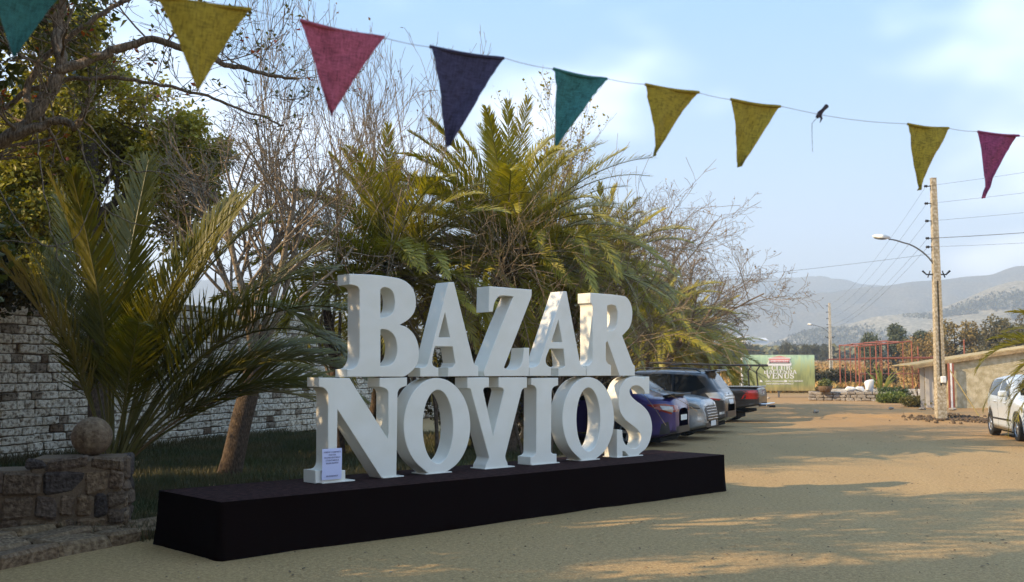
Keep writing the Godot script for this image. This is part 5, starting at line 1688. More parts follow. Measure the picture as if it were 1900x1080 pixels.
func pole(label: String, at: Vector3, h: float, lamp_len: float, tint: Color) -> Node3D:
	var t := thing("utility_pole", label, "utility pole", at, 0.0, "concrete utility poles with lamps")
	var b := MB.new()
	var steps := 24
	var slot0 := 0.9
	var slot1 := h * 0.61
	for sgn in [-1.0, 1.0]:
		for i in steps:
			var y0 := -0.2 + (h + 0.2) * i / steps
			var y1 := -0.2 + (h + 0.2) * (i + 1) / steps
			var w0 := lerpf(0.31, 0.16, y0 / h)
			var w1 := lerpf(0.31, 0.16, y1 / h)
			var d0 := lerpf(0.26, 0.15, y0 / h) * 0.5
			var d1 := lerpf(0.26, 0.15, y1 / h) * 0.5
			var slot := y0 > slot0 and y1 < slot1
			var c := tint * (1.0 + 0.12 * noise.get_noise_2d(y0 * 30.0, sgn * 9.0))
			b.col = c
			var in0: float = sgn * w0 * 0.16 if slot else 0.0
			var in1: float = sgn * w1 * 0.16 if slot else 0.0
			var A := [Vector3(in0, y0, d0), Vector3(sgn * w0 * 0.5, y0, d0), Vector3(sgn * w0 * 0.5, y0, -d0), Vector3(in0, y0, -d0)]
			var C := [Vector3(in1, y1, d1), Vector3(sgn * w1 * 0.5, y1, d1), Vector3(sgn * w1 * 0.5, y1, -d1), Vector3(in1, y1, -d1)]
			for k in 4:
				if k == 3 and not slot: continue
				var m := (k + 1) % 4
				if sgn > 0: b.flat4(A[k], A[m], C[m], C[k])
				else: b.flat4(A[m], A[k], C[k], C[m])
	b.col = tint * 0.85
	b.block(Transform3D(Basis(), Vector3(0, (slot0 + slot1) * 0.5, -0.01)), Vector3(0.11, slot1 - slot0, 0.05), 0.0)
	b.block(Transform3D(Basis(), Vector3(0, h - 0.005, 0)), Vector3(0.175, 0.03, 0.155), 0.005)
	part("shaft", b.mesh(M.concrete), t)
	# brackets
	for y in [0.967, 0.895, 0.822, 0.75, 0.714]:
		var q := MB.new()
		var yy: float = h * y
		q.tube(PackedVector3Array([Vector3(-0.09, yy, 0), Vector3(-0.30, yy, 0)]), PackedFloat32Array([0.018, 0.018]), 6)
		q.lathe(PackedVector2Array([Vector2(0.03, -0.05), Vector2(0.05, -0.03), Vector2(0.03, 0.0), Vector2(0.05, 0.03), Vector2(0.02, 0.06)]), 10, Transform3D(Basis(Vector3.BACK, PI / 2), Vector3(-0.25, yy, 0)))
		part("insulator", q.mesh(M.black_iron), t)
	for sgn in [-1.0, 1.0]:
		var q := MB.new()
		var yy := h * 0.60
		q.tube(PackedVector3Array([Vector3(sgn * 0.12, yy, 0), Vector3(sgn * 0.32, yy, 0), Vector3(sgn * 0.45, yy + 0.12, 0)]), PackedFloat32Array([0.025, 0.025, 0.035]), 6)
		q.tube(PackedVector3Array([Vector3(sgn * 0.20, yy + 0.12, 0), Vector3(sgn * 0.28, yy - 0.1, 0)]), PackedFloat32Array([0.02, 0.02]), 6)
		part("clamp", q.mesh(M.black_iron), t)
	# lamp arm
	var arm := MB.new()
	var pts := PackedVector3Array()
	var rd := PackedFloat32Array()
	var cv := Curve3D.new()
	cv.add_point(Vector3(-0.10, h * 0.645, 0), Vector3.ZERO, Vector3(-0.15, 0.3, 0))
	cv.add_point(Vector3(-lamp_len * 0.45, h * 0.725, 0.12), Vector3(0.25, -0.08, 0), Vector3(-0.25, 0.06, 0))
	cv.add_point(Vector3(-lamp_len * 0.76, h * 0.742, 0.22), Vector3(0.2, 0, 0), Vector3.ZERO)
	cv.bake_interval = 0.08
	for p in cv.get_baked_points():
		pts.append(p); rd.append(0.024)
	arm.tube(pts, rd, 8)
	part("lamp_arm", arm.mesh(M.steel), t)
	var hd := MB.new()
	var hp := PackedVector2Array()
	for i in 9:
		var a := -PI / 2 + PI * i / 8.0
		hp.append(Vector2(maxf(0.001, cos(a)), sin(a)))
	hd.lathe(hp, 18, Transform3D(Basis(Vector3.BACK, -0.10) * Basis.from_scale(Vector3(0.30, 0.075, 0.12)), Vector3(-lamp_len * 0.88, h * 0.752, 0.25)))
	var lm := part("lamp_head", hd.mesh(M.lamp_shell), t)
	var gl := MB.new()
	gl.lathe(hp, 16, Transform3D(Basis(Vector3.BACK, -0.10) * Basis.from_scale(Vector3(0.22, 0.05, 0.09)), Vector3(-lamp_len * 0.90, h * 0.752 - 0.045, 0.25)))
	part("lamp_glass", gl.mesh(M.steel), lm)
	return t

func make_poles() -> void:
	var t := pole("tall tan concrete utility pole with street lamp, right of the drive", Vector3(13.86, 0, -33.3), 7.95, 2.1, Color(0.55, 0.49, 0.38))
	var bx := MB.new()
	bx.block(Transform3D(Basis(), Vector3(0.05, 1.35, 0.16)), Vector3(0.16, 0.22, 0.12), 0.02)
	part("meter_box", bx.mesh(M.lamp_shell), t)
	pole("far pale utility pole standing in the round planter", Vector3(29.2, 0, -94.0), 7.9, 2.1, Color(0.66, 0.63, 0.56))
	var top := Vector3(13.62, 0, -33.3)
	var hs := [7.69, 7.11, 6.53, 5.96, 5.68]
	for i in 5:
		wire("power_line", ["highest wire from the near pole to the far pole", "second wire from the top between the two poles", "third wire from the top between the two poles", "fourth wire from the top between the two poles", "lowest wire between the two poles"][i], top + Vector3(0, hs[i], 0), Vector3(28.95, hs[i] - 0.05, -94.0), 0.7)
	for i in 5:
		wire("power_line", ["highest wire running from the near pole off to the right", "second wire from the top going right from the near pole", "third wire from the top going right from the near pole", "dark fourth wire going right from the near pole", "lowest wire going right from the near pole"][i], top + Vector3(0.0, hs[i], 0), Vector3(27.0, [9.2, 8.3, 7.5, 6.6, 6.1][i], -21.0), 0.35, 0.010 if i == 3 else 0.0045)
	wire("power_line", "long slack wire from the near pole left behind the palms", Vector3(13.75, 5.45, -33.3), Vector3(-6.0, 4.6, -40.0), 0.35)

# ---------------------------------------------------------------- distance
func far_tree(called: String, label: String, at: Vector3, h: float, w: float, lo: Color, hi: Color, sd: int, shape: int, group: String) -> void:
	rng.seed = sd
	var t := thing(called, label, "tree", at, 0.0, group)
	var tr := MB.new()
	tr.col = Color(0.14, 0.11, 0.08)
	tr.tube(PackedVector3Array([Vector3(0, -0.3, 0), Vector3(0.05, h * 0.35, 0), Vector3(0, h * 0.8, 0)]), PackedFloat32Array([h * 0.03, h * 0.022, h * 0.008]), 7)
	for k in 7:
		var a := rng.randf() * TAU
		var y := h * rng.randf_range(0.3, 0.6)
		tr.tube(PackedVector3Array([Vector3(0, y, 0), Vector3(cos(a) * w * 0.3, y + h * 0.15, sin(a) * w * 0.3)]), PackedFloat32Array([h * 0.012, h * 0.004]), 5)
	part("trunk", tr.mesh(M.bark), t)
	var xf := []
	var cols := []
	var n := 1300
	var lumps := []
	for k in 12:
		var y := rng.randf_range(0.3, 0.95)
		var rr := (1.0 - absf(y - 0.5) * 1.2) if shape == 0 else (1.05 - y)
		var a := rng.randf() * TAU
		lumps.append([Vector3(cos(a) * w * 0.36 * rr, h * y, sin(a) * w * 0.36 * rr), w * (0.24 if shape == 0 else 0.20) * rng.randf_range(0.7, 1.2)])
	for i in n:
		var L: Array = lumps[rng.randi() % lumps.size()]
		var d := Vector3(rng.randfn(), rng.randfn(), rng.randfn()).normalized() * pow(rng.randf(), 0.4)
		xf.append(Transform3D(Basis.from_euler(Vector3(rng.randf() * 6, rng.randf() * 6, 0)) * (h * 0.045 * rng.randf_range(0.6, 1.4)), L[0] + d * L[1]))
		cols.append(lo.lerp(hi, clampf(rng.randf() * 0.7 + 0.3 * (d.y + 1) * 0.5, 0, 1)))
	stuff("crown", leaf_cluster(5, 0.9, 0.6, 4, M.far_leaf), xf, cols, t)

func bush(called: String, label: String, cat: String, at: Vector3, size: Vector3, n: int, leaf: float, lo: Color, hi: Color, sd: int, group := "") -> void:
	rng.seed = sd
	var t := thing(called, label, cat, at, 0.0, group)
	var b := MB.new()
	b.col = Color(0.12, 0.09, 0.06)
	for k in 6: b.tube(PackedVector3Array([Vector3(0, -0.05, 0), Vector3(rng.randf_range(-0.4, 0.4) * size.x, size.y * 0.7, rng.randf_range(-0.4, 0.4) * size.z)]), PackedFloat32Array([0.02, 0.006]), 5)
	part("stems", b.mesh(M.bark), t)
	var xf := []
	var cols := []
	for i in n:
		var d := Vector3(rng.randfn(), rng.randfn(), rng.randfn()).normalized() * pow(rng.randf(), 0.4)
		var p := Vector3(d.x * size.x * 0.5, maxf(0.02, size.y * (0.5 + 0.5 * d.y)), d.z * size.z * 0.5) * (1.0 + 0.25 * noise.get_noise_3dv(d * 90.0 + at))
		xf.append(Transform3D(Basis.from_euler(Vector3(rng.randf() * 6, rng.randf() * 6, 0)) * rng.randf_range(0.7, 1.3), p))
		cols.append(lo.lerp(hi, rng.randf()))
	stuff("foliage", leaf_cluster(5, leaf, leaf * 0.8, sd, M.leaf), xf, cols, t)

func make_far() -> void:
	# valley vegetation as masses
	rng.seed = 160
	var xf := []
	var cols := []
	var tuft := leaf_cluster(6, 0.8, 0.5, 41, M.far_leaf)
	while xf.size() < 42000:
		var z := -78.0 - 180.0 * pow(rng.randf(), 1.6)
		var x := rng.randf_range(0.02, 0.75) * -z
		var g := noise.get_noise_2d(x * 1.2, z * 3.5)
		if g < -0.05 and rng.randf() > 0.25: continue
		xf.append(Transform3D(Basis(Vector3.UP, rng.randf() * TAU) * rng.randf_range(0.2, 0.55) * (1.0 + 0.5 * maxf(0.0, g)), Vector3(x, ground_h(x, z) + 0.1, z)))
		cols.append(Color(0.50, 0.27, 0.075).lerp(Color(0.33, 0.24, 0.07), clampf(rng.randf() * 0.7 + g, 0, 1)))
	tag(stuff("field_crops", tuft, xf, cols, self), "orange brown field plants spread across the valley floor", "field")
	xf = []; cols = []
	var blob := leaf_cluster(10, 1.0, 0.7, 43, M.far_leaf)
	while xf.size() < 16000:
		var z := -rng.randf_range(330.0, 900.0)
		var x := rng.randf_range(-0.2, 0.75) * -z
		var g := noise.get_noise_2d(x * 0.35, z * 1.6)
		if g < 0.05: continue
		xf.append(Transform3D(Basis(Vector3.UP, rng.randf() * TAU) * rng.randf_range(1.6, 4.2), Vector3(x, far_rise(z) + rng.randf() * 3.0, z)))
		cols.append(Color(0.11, 0.125, 0.06).lerp(Color(0.24, 0.19, 0.08), rng.randf() * 0.8))
	tag(stuff("far_groves", blob, xf, cols, self), "far dark groves and hedgerows across the valley", "trees")
	xf = []; cols = []
	var scrub := leaf_cluster(10, 1.0, 0.7, 44, M.far_leaf)
	while xf.size() < 14000:
		var z := -1400.0 * rng.randf_range(0.78, 1.02)
		var x := rng.randf_range(250.0, 1300.0)
		var t := (-z / 1400.0 - 0.72) / 0.4
		var h := interp(HILL_NEAR, x * 1400.0 / -z) * smoothstep(0.0, 0.7, t)
		if noise.get_noise_2d(x * 0.16, z * 0.16) < -0.15: continue
		xf.append(Transform3D(Basis(Vector3.UP, rng.randf() * TAU) * rng.randf_range(2.0, 4.6), Vector3(x, h * 0.93, z)))
		cols.append(Color(0.075, 0.085, 0.045).lerp(Color(0.12, 0.11, 0.06), rng.randf()))
	tag(stuff("hill_scrub", scrub, xf, cols, self), "dark scrub dotted over the near pale hillside", "scrub")
	var fg := "far trees behind the shed"
	far_tree("conifer", "dark conifer left of the near pole, leftmost of three", Vector3(49.0, 1.2, -140), 5.6, 5.4, Color(0.06, 0.08, 0.045), Color(0.12, 0.14, 0.07), 201, 1, fg)
	far_tree("conifer", "tallest dark conifer left of the near pole, middle of three", Vector3(52.6, 1.2, -140), 6.4, 5.4, Color(0.06, 0.08, 0.045), Color(0.12, 0.14, 0.07), 202, 1, fg)
	far_tree("conifer", "dark conifer nearest the pole, right of three", Vector3(56.0, 1.2, -140), 5.8, 5.4, Color(0.06, 0.08, 0.045), Color(0.12, 0.14, 0.07), 203, 1, fg)
	far_tree("autumn_tree", "rounded olive brown tree just right of the near pole", Vector3(47.5, 0.6, -110), 6.6, 6.2, Color(0.14, 0.11, 0.035), Color(0.24, 0.17, 0.05), 204, 0, fg)
	far_tree("autumn_tree", "grey green tree over the shed roof, right of the olive one", Vector3(56.5, 0.7, -118), 6.4, 6.0, Color(0.09, 0.085, 0.04), Color(0.16, 0.135, 0.06), 205, 0, fg)
	far_tree("autumn_tree", "grey green tree farthest right over the shed roof", Vector3(61.0, 0.7, -120), 6.9, 6.0, Color(0.09, 0.085, 0.04), Color(0.15, 0.125, 0.06), 206, 0, fg)
	far_tree("autumn_tree", "low orange tree behind the red steel frame", Vector3(42.0, 0.3, -105), 4.4, 6.5, Color(0.20, 0.13, 0.04), Color(0.28, 0.18, 0.05), 207, 0, fg)
	var k := 0
	for q in [[-0.12, 6.0], [0.215, 5.0], [0.24, 6.5], [0.27, 5.4], [0.30, 6.0], [0.325, 5.0], [0.35, 6.6]]:
		far_tree("valley_tree", ["far tree hidden behind the palms at left", "far tree just right of the last palm", "far tree over the billboard's left end", "far tree over the billboard's middle", "far tree over the billboard's right end", "far tree left of the red frame", "far tree over the red frame"][k], Vector3(q[0] * 260.0, far_rise(-260.0) - 0.3, -260.0 - 8.0 * (k % 3)), q[1], q[1] * 0.9, Color(0.055, 0.065, 0.03), Color(0.11, 0.10, 0.045), 210 + k, 0, "far valley trees")
		k += 1
	for q in [[Vector3(23.5, 0.0, -82), "dark hedge bush behind the billboard's right edge", 3.4], [Vector3(26.5, 0.0, -83), "dark hedge bush between the far pole and the billboard", 3.2], [Vector3(29.6, 0.0, -83), "dark hedge bush left of the red frame", 3.0]]:
		bush("hedge_bush", q[1], "bush", q[0], Vector3(q[2], 1.9, 2.0), 900, 0.22, Color(0.05, 0.05, 0.025), Color(0.12, 0.095, 0.04), int(q[0].x * 10), "dark hedge bushes in the field")
	# white farm sheds far out
	k = 0
	for q in [[Vector3(146.0, 18.0, -640.0), 5.0], [Vector3(155.0, 17.5, -650.0), 12.0], [Vector3(172.0, 23.0, -780.0), 9.0]]:
		var t := thing("farm_building", ["small white farm building above the last palm", "long white farm building left of the billboard", "white farm building farthest up the valley"][k], "building", q[0], 0.2, "far white farm buildings")
		var b := MB.new()
		b.block(Transform3D(Basis(), Vector3(0, 2, 0)), Vector3(q[1], 3.0, 9.0), 0.05)
		b.col = Color(0.8, 0.8, 0.78)
		for i in b.c.size(): b.c[i] = Color(0.78, 0.77, 0.74)
		part("wall", b.mesh(M.board), t)
		var r := MB.new()
		r.col = Color(0.6, 0.6, 0.6)
		r.flat4(Vector3(-q[1] * 0.52, 3.9, 5), Vector3(q[1] * 0.52, 3.9, 5), Vector3(q[1] * 0.52, 5.6, 0), Vector3(-q[1] * 0.52, 5.6, 0))
		r.flat4(Vector3(q[1] * 0.52, 3.9, -5), Vector3(-q[1] * 0.52, 3.9, -5), Vector3(-q[1] * 0.52, 5.6, 0), Vector3(q[1] * 0.52, 5.6, 0))
		part("roof", r.mesh(M.board), t)
		k += 1

func print_mat() -> StandardMaterial3D:
	var im := Image.create(512, 256, false, Image.FORMAT_RGB8)
	var f := FastNoiseLite.new()
	f.seed = 77; f.frequency = 0.03; f.fractal_octaves = 4
	for y in 256:
		for x in 512:
			var v := y / 255.0
			var s := f.get_noise_2d(x * 1.6, y * 0.22) * 0.5 + 0.5 * f.get_noise_2d(x * 0.3 + 300, y * 0.25)
			var c := Color(0.70, 0.82, 0.70).lerp(Color(0.60, 0.63, 0.42), smoothstep(0.05, 0.55, v + 0.3 * s))
			c = c.lerp(Color(0.60, 0.55, 0.36), clampf(smoothstep(0.75, 1.0, v) + s * 0.5, 0, 1))
			im.set_pixel(x, y, c * (1.0 + 0.35 * s))
	var m := mat("field_print", Color.WHITE, 0.8)
	m.albedo_texture = ImageTexture.create_from_image(im)
	return m

func make_roadside() -> void:
	# billboard
	var t := thing("billboard", "green printed billboard reading CLUB HACIENDA VENUS beyond the pickup", "billboard", Vector3(16.75, 0, -64.5))
	var b := MB.new()
	var w := 4.5
	b.flat4(Vector3(-w / 2, 0.42, 0.03), Vector3(w / 2, 0.42, 0.03), Vector3(w / 2, 2.66, 0.03), Vector3(-w / 2, 2.66, 0.03))
	for i in 4: b.uv[i].y = 1.0 - b.uv[i].y
	part("printed_face", b.mesh(print_mat()), t)
	var fr := MB.new()
	fr.block(Transform3D(Basis(), Vector3(0, 1.54, -0.012)), Vector3(w + 0.02, 2.26, 0.07), 0.01)
	part("panel", fr.mesh(M.steel), t)
	for x in [-2.15, 0.0, 2.15]:
		var q := MB.new()
		q.block(Transform3D(Basis(), Vector3(x, 1.25, -0.1)), Vector3(0.1, 2.7, 0.1), 0.01)
		part("post", q.mesh(M.steel), t)
	var e := MB.new()
	e.block(Transform3D(Basis(), Vector3(0.05, 2.08, 0.045)), Vector3(1.5, 0.2, 0.02), 0.003)
	e.block(Transform3D(Basis(), Vector3(0.05, 2.22, 0.045)), Vector3(1.36, 0.2, 0.02), 0.003)
	e.block(Transform3D(Basis(), Vector3(0.05, 2.46, 0.045)), Vector3(1.44, 0.06, 0.02), 0.003)
	part("emblem_house", e.mesh(M.print_white), t)
	e = MB.new()
	e.block(Transform3D(Basis(), Vector3(0.05, 2.38, 0.044)), Vector3(1.30, 0.14, 0.018), 0.003)
	e.flat3(Vector3(-0.5, 2.49, 0.056), Vector3(0.6, 2.49, 0.056), Vector3(0.05, 2.6, 0.056))
	part("emblem_roof", e.mesh(mat("print_pink", lin(0.72, 0.30, 0.28), 0.7)), t)
	e = MB.new()
	for x in [-0.55, 0.65]: e.block(Transform3D(Basis(), Vector3(x, 2.24, 0.056)), Vector3(0.06, 0.16, 0.006), 0.001)
	part("emblem_door", e.mesh(M.print_dark), t)
	for q in [["LIVE LOVE RIDE FARM", 0.115, 2.24, 0.05, "print_red"], ["·CLUB·", 0.40, 1.83, 0.12, "print_white"], ["HACIENDA", 0.33, 1.60, 0.08, "print_white"], ["VENUS", 0.46, 1.34, 0.08, "print_white"], ["clubhaciendavenus", 0.13, 1.02, -0.25, "print_white"], ["+56 9 7464 8642", 0.13, 1.02, 1.02, "print_white"], ["www.clubhaciendavenus.cl", 0.13, 0.86, 0.05, "print_white"]]:
		part("lettering", words(q[0], q[1], 0.008, "Droid Serif" if q[1] > 0.2 else "Droid Sans", M[q[4]], true), t, Transform3D(Basis.from_scale(Vector3(1.12, 1, 1)) if q[1] > 0.2 else Basis(), Vector3(q[3], q[2], 0.062 if q[4] == "print_red" else 0.042)))
	for x in [-1.12, 0.42]:
		var q := MB.new()
		q.block(Transform3D(Basis(), Vector3(x, 1.02, 0.04)), Vector3(0.16, 0.13, 0.012), 0.002)
		part("contact_icon", q.mesh(M.print_white), t)
	var wp := thing("white_post", "white stepped post at the billboard's left edge", "post", Vector3(14.42, 0, -64.4))
	b = MB.new()
	b.block(Transform3D(Basis(), Vector3(0, 1.35, 0)), Vector3(0.10, 2.6, 0.12), 0.01)
	b.block(Transform3D(Basis(), Vector3(-0.05, 0.45, 0)), Vector3(0.24, 0.9, 0.2), 0.02)
	part("shaft", b.mesh(M.print_white), wp)
	# low white stone planter
	rng.seed = 171
	var pt := thing("stone_planter", "low whitish rough stone planter wall at the end of the drive", "planter", Vector3(18.6, 0, -56.8), -0.35)
	b = MB.new()
	b.block(Transform3D(Basis(), Vector3(0, 0.22, -0.8)), Vector3(4.2, 0.52, 1.5), 0.05)
	part("mortar_core", b.mesh(M.rubble_mortar), pt)
	var y := 0.0
	while y < 0.5:
		var x := -2.15
		while x < 2.1:
			var ww := rng.randf_range(0.2, 0.5)
			var q := MB.new()
			q.block(Transform3D(), Vector3(ww - 0.02, 0.16, 0.18), 0.03, 0.025, rng)
			var g := rng.randf_range(0.42, 0.62)
			for i in q.c.size(): q.c[i] = Color(g, g * 0.95, g * 0.86)
			part("stone", q.mesh(M.rubble), pt, Transform3D(Basis(), Vector3(x + ww * 0.5, y + 0.08, 0)))
			x += ww
		y += 0.17
	var sk := 0
	for q in [[Vector3(20.05, 0.48, -57.6), 0.66, "largest white sack standing on the stone planter"], [Vector3(19.45, 0.48, -57.5), 0.28, "small white sack beside the larger one on the planter"], [Vector3(18.9, 0.48, -57.4), 0.24, "low white sack nearest the plant pot on the planter"]]:
		b = MB.new()
		var pr := PackedVector2Array()
		var h: float = q[1]
		for i in 12:
			var v := i / 11.0
			pr.append(Vector2(maxf(0.01, 0.30 * h / 0.8 * (1.0 + 0.3 * (0.8 - h)) * pow(sin(PI * clampf(v * 0.86 + 0.12, 0, 1)), 0.5) * (1.0 - 0.35 * v)) + (0.15 if h < 0.5 else 0.0) * (1.0 - v), h * v))
		b.block(Transform3D(Basis(), Vector3(0, h * 0.5, 0)), Vector3(0.40 + 0.3 * (0.66 - h), h, 0.34), 0.08 if h > 0.5 else 0.09, 0.06, rng)
		var fine_ := MB.new()
		for i in range(0, b.ix.size(), 3):
			fine_.flat3(b.v[b.ix[i]], b.v[b.ix[i + 2]], b.v[b.ix[i + 1]])
		b = fine_
		b.smooth()
		for i in b.v.size(): b.v[i] += b.n[i] * 0.10 * noise.get_noise_3dv(b.v[i] * 110.0 + q[0] * 40.0)
		b.smooth()
		tag(part("sack", b.mesh(M.sack), self, Transform3D(Basis(), q[0])), q[2], "sack", "white sacks on the planter")
	var pot := thing("plant_pot", "grey round pot with a green plant at the planter's left end", "plant pot", Vector3(17.35, 0.48, -57.0))
	b = MB.new()
	b.lathe(PackedVector2Array([Vector2(0.001, 0), Vector2(0.28, 0.0), Vector2(0.38, 0.2), Vector2(0.42, 0.34), Vector2(0.36, 0.34), Vector2(0.3, 0.26), Vector2(0.001, 0.26)]), 20)
	part("pot", b.mesh(M.rubble_mortar), pot)
	xf_leaves(pot, Vector3(0, 0.45, 0), Vector3(0.8, 0.5, 0.8), 160, 0.14, Color(0.10, 0.12, 0.03), Color(0.2, 0.19, 0.04), 172)
	var yu := thing("yucca", "spiky yellow green yucca behind the white sacks", "plant", Vector3(21.2, 0.3, -59.0))
	rng.seed = 173
	for k in 16:
		b = MB.new()
		var d := Vector3(rng.randf_range(-0.7, 0.7), 1.0, rng.randf_range(-0.5, 0.5)).normalized()
		var l := rng.randf_range(0.9, 2.3)
		var s := Vector3(1, 0, 0.3).normalized() * 0.05
		b.col = Color(0.26, 0.24, 0.05).lerp(Color(0.16, 0.19, 0.05), rng.randf())
		b.flat4(-s, s, d * l * 0.6 + s, d * l * 0.6 - s)
		b.flat3(d * l * 0.6 - s, d * l * 0.6 + s, d * l + Vector3(d.x, -0.15, 0) * 0.5)
		part("leaf", b.mesh(M.leaf, true), yu)
	bush("green_bush", "bright green low bush right of the stone planter", "bush", Vector3(19.6, 0, -53.0), Vector3(1.6, 0.5, 1.0), 700, 0.11, Color(0.10, 0.15, 0.03), Color(0.22, 0.26, 0.05), 174, "green bushes by the planter")
	bush("green_bush", "darker green bush behind the bright one by the planter", "bush", Vector3(21.0, 0, -56.6), Vector3(2.0, 0.8, 1.0), 700, 0.11, Color(0.04, 0.075, 0.02), Color(0.11, 0.15, 0.04), 175, "green bushes by the planter")
	bush("green_bush", "low dry yellowish weeds at the shed's left corner", "bush", Vector3(18.4, 0, -46.6), Vector3(1.6, 0.5, 0.9), 500, 0.10, Color(0.16, 0.14, 0.03), Color(0.24, 0.2, 0.06), 176, "green bushes by the planter")
	rng.seed = 177
	tree("bare_shrub", "bare upright twiggy shrub between the red frame and the shed", "shrub", Vector3(19.4, 0, -48.6), [[Vector3(-0.2, 0, 0), Vector3(-0.1, 1, 0), 0.7, 0.03], [Vector3(0.2, 0, 0), Vector3(0.12, 1, 0), 0.8, 0.03], [Vector3(0, 0, 0.1), Vector3(0.0, 1, 0.1), 0.9, 0.03]], {"levels": 3, "kids": [5, 4, 3], "wig": 0.13, "up": 0.12, "spread": 30.0, "shrink": 0.62, "limbs": range(4), "len": 1.3, "limb_from": 0.2, "twig": Color(0.19, 0.125, 0.07)})
	# red steel frame
	var rf := thing("steel_frame", "open red painted steel frame of posts and beams in the field", "steel frame", Vector3(24.3, 0.0, -72.0))
	var bar := func(called: String, p0: Vector3, p1: Vector3, th: float) -> void:
		var m := MB.new()
		m.tube(PackedVector3Array([p0, p1]), PackedFloat32Array([th, th]), 4)
		part(called, m.mesh(M.red_paint), rf)
	for r in 2:
		var z := -7.0 * r
		for i in 7:
			var x := 0.05 + i * (0.40 if i < 5 else 0.62) + 0.9 * r
			var hgt := 3.35 + 0.06 * i + 0.25 * r
			bar.call("post", Vector3(x, -0.1, z), Vector3(x, hgt, z), 0.055 if i in [0, 3, 6] else 0.035)
		bar.call("beam", Vector3(0.0 + 0.9 * r, 3.35 + 0.25 * r, z), Vector3(3.75 + 0.9 * r, 3.75 + 0.25 * r, z), 0.045)
		bar.call("beam", Vector3(0.0, 2.55, z), Vector3(8.2, 2.65, z), 0.045)
	for i in 4:
		var x := 0.05 + i * 0.95
		bar.call("beam", Vector3(x, 3.4 + 0.1 * i, 0), Vector3(x + 0.9, 3.65 + 0.1 * i, -7.0), 0.04)
	for x in [4.6, 6.1, 7.9]: bar.call("post", Vector3(x, -0.1, -1.0), Vector3(x, 3.4 if x < 7 else 3.9, -1.0), 0.06)
	bar.call("beam", Vector3(0.0, 1.45, 0), Vector3(7.9, 1.5, -1.0), 0.035)
	var lw := thing("low_wall", "long low white wall behind the planter under the red frame", "wall", Vector3(25.0, 0, -68.0), -0.05)
	b = MB.new()
	b.block(Transform3D(Basis(), Vector3(0.5, 0.22, 0)), Vector3(9.0, 0.5, 0.25), 0.02)
	for i in b.c.size(): b.c[i] = Color(0.72, 0.70, 0.66)
	part("body", b.mesh(M.plaster), lw)
	# shed
	var sd := thing("shed", "rendered shed with low tan sloping roof behind the near pole", "shed", Vector3(18.9, 0, -45.6), -0.04)
	var sw := MB.new()
	sw.col = Color(0.60, 0.54, 0.38)
	var hl := 1.98
	var hr := 3.95
	var W := 13.0
	sw.flat4(Vector3(0.5, -0.1, 0), Vector3(W, -0.1, 0), Vector3(W, hr, 0), Vector3(0.5, hl + 0.08, 0))
	sw.flat4(Vector3(W, -0.1, -2.2), Vector3(0.5, -0.1, -2.2), Vector3(0.5, hl + 0.08, -2.2), Vector3(W, hr, -2.2))
	sw.flat4(Vector3(W, -0.1, 0), Vector3(W, -0.1, -2.2), Vector3(W, hr, -2.2), Vector3(W, hr, 0))
	sw.flat4(Vector3(0.5, -0.1, -2.2), Vector3(0.5, -0.1, 0), Vector3(0.5, hl + 0.08, 0), Vector3(0.5, hl + 0.08, -2.2))
	part("wall", sw.mesh(M.plaster), sd)
	var sl := (hr - hl) / W
	for k in 7:
		var x0 := -1.2 + k * 2.15
		b = MB.new()
		b.block(Transform3D(Basis(Vector3.BACK, atan(sl)), Vector3(x0 + 1.05, hl + 0.09 + sl * (x0 + 1.05) + 0.012 * (k % 2), -1.1)), Vector3(2.2, 0.055, 2.5), 0.008)
		var g := 1.0 + 0.1 * (k % 3)
		for i in b.c.size(): b.c[i] = Color(0.46 * g, 0.36 * g, 0.19 * g)
		part("roof_sheet", b.mesh(M.plaster), sd)
	b = MB.new()
	b.block(Transform3D(Basis(Vector3.BACK, atan(sl)), Vector3(5.6, hl + 0.0 + sl * 5.6, 0.17)), Vector3(13.6, 0.16, 0.06), 0.01)
	for i in b.c.size(): b.c[i] = Color(0.40, 0.30, 0.17)
	part("fascia", b.mesh(M.plaster), sd)
	for k in 5:
		b = MB.new()
		b.block(Transform3D(Basis(), Vector3(-0.5 + k * 0.2, 0.93, -0.55 + 0.06 * (k % 2))), Vector3(0.19, 1.95, 0.03), 0.004)
		var g := 0.42 + 0.1 * ((k * 7) % 3)
		for i in b.c.size(): b.c[i] = Color(g, g * 0.95, g * 0.85)
		part("plank", b.mesh(M.board), sd)
	for q in [[0.50, "red_paint"], [0.59, "print_white"], [0.68, "red_paint"]]:
		b = MB.new()
		b.block(Transform3D(Basis(), Vector3(q[0] - 0.1, 0.98, 0.22)), Vector3(0.08, 1.98, 0.08), 0.01)
		part("post", b.mesh(M[q[1]]), sd)
	var stick := MB.new()
	stick.tube(PackedVector3Array([Vector3(0, 1.55, 0), Vector3(0.3, 0.9, 0.2), Vector3(0.72, 0, 0.5)]), PackedFloat32Array([0.02, 0.022, 0.025]), 6)
	tag(part("stick", stick.mesh(mat("yellow_wood", lin(0.34, 0.26, 0.11), 0.8)), self, Transform3D(Basis(), Vector3(14.75, 0.12, -34.6))), "yellowish leaning stick beside the foot of the near pole", "stick")
	# dark soil and rubble heap round the foot of the pole
	rng.seed = 178
	var xf := []
	var cols := []
	var clod := MB.new()
	clod.block(Transform3D(), Vector3(1, 0.7, 0.9), 0.2, 0.08, rng)
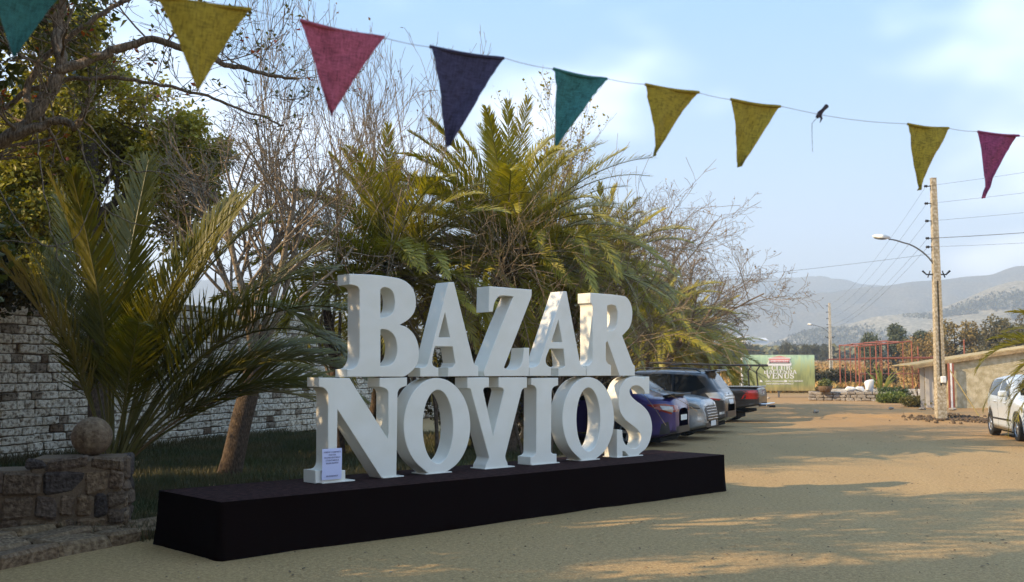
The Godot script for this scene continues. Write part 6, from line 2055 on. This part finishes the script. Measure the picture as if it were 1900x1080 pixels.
	for i in 900:
		var x := 13.0 + 5.0 * rng.randf() + rng.randfn() * 0.3
		var z := -33.2 + rng.randfn() * 0.55
		var s := rng.randf_range(0.03, 0.11)
		xf.append(Transform3D(Basis.from_euler(Vector3(rng.randf() * 3, rng.randf() * 6, 0)) * s, Vector3(x, ground_h(x, z) + 0.02, z)))
		cols.append(Color(0.13, 0.09, 0.06).lerp(Color(0.22, 0.16, 0.09), rng.randf()))
	tag(stuff("soil_clods", clod.mesh(M.rubble), xf, cols, self), "dark clods of earth heaped from the near pole to the white car", "earth")
	rng.seed = 179
	for i in 9:
		b = MB.new()
		b.block(Transform3D(), Vector3(rng.randf_range(0.12, 0.26), rng.randf_range(0.08, 0.15), rng.randf_range(0.12, 0.2)), 0.03, 0.02, rng)
		var g := rng.randf_range(0.4, 0.6)
		for j in b.c.size(): b.c[j] = Color(g, g * 0.93, g * 0.8)
		var p := [Vector3(17.6, 0, -42.6), Vector3(18.0, 0, -42.2), Vector3(18.4, 0, -42.9), Vector3(17.2, 0, -43.2), Vector3(14.6, 0, -62.0), Vector3(15.2, 0, -61.0), Vector3(17.9, 0, -43.6), Vector3(11.8, 0, -40.0), Vector3(16.2, 0, -44.0)][i] as Vector3
		tag(part("loose_stone", b.mesh(M.rubble), self, Transform3D(Basis(Vector3.UP, i * 0.8), p + Vector3.UP * 0.06)), ["pale loose stone nearest the shed's corner", "pale loose stone right of the one at the shed's corner", "pale loose stone right below the shed's plank wall", "pale loose stone left of the shed's corner group", "pale loose stone before the billboard's left end", "pale loose stone before the billboard's middle", "pale loose stone farthest back at the shed", "lone loose stone in the middle of the drive", "loose stone between the bush and the shed"][i], "stone", "loose stones along the drive")

func xf_leaves(t: Node3D, at: Vector3, size: Vector3, n: int, leaf: float, lo: Color, hi: Color, sd: int) -> void:
	rng.seed = sd
	var xf := []
	var cols := []
	for i in n:
		var d := Vector3(rng.randfn(), rng.randfn(), rng.randfn()).normalized() * rng.randf()
		xf.append(Transform3D(Basis.from_euler(Vector3(rng.randf() * 6, rng.randf() * 6, 0)), at + d * size * 0.5))
		cols.append(lo.lerp(hi, rng.randf()))
	stuff("foliage", leaf_cluster(4, leaf, leaf, sd, M.leaf), xf, cols, t)

const HILL_FAR := [-1600.0, 300.0, -1095.0, 288.0, -84.0, 280.0, 719.0, 295.0, 1032.0, 293.0, 1112.0, 272.0, 1347.0, 237.0, 2274.0, 220.0]
const HILL_MID := [-900.0, 40.0, -303.0, 62.0, 424.0, 110.0, 581.0, 158.0, 787.0, 189.0, 937.0, 205.0, 1063.0, 215.0, 1150.0, 233.0, 1513.0, 293.0]
const HILL_NEAR := [-700.0, 20.0, 184.0, 26.0, 332.0, 38.0, 435.0, 62.0, 553.0, 81.0, 700.0, 123.0, 921.0, 187.0, 1400.0, 200.0]

func _ready() -> void:
	make_view()
	noise.seed = 7
	noise.frequency = 0.02
	noise.fractal_octaves = 4
	rng.seed = 1
	make_materials()
	make_ground()
	make_hill("pale blue far mountain ridge under the sky", 3200.0, HILL_FAR, Color(0.18, 0.19, 0.17), Color(0.32, 0.30, 0.24), 3, 0.25)
	make_hill("bluish grey middle mountain ridge rising to the right", 2300.0, HILL_MID, Color(0.15, 0.15, 0.12), Color(0.28, 0.25, 0.19), 4, 0.3)
	make_hill("near pale speckled hillside at right behind the pole", 1400.0, HILL_NEAR, Color(0.29, 0.25, 0.17), Color(0.50, 0.43, 0.31), 5, 0.18)
	make_wall()
	make_pier()
	make_stage()
	make_letters()
	make_notice()
	make_vegetation()
	make_cars()
	make_bunting()
	make_poles()
	make_roadside()
	make_far()
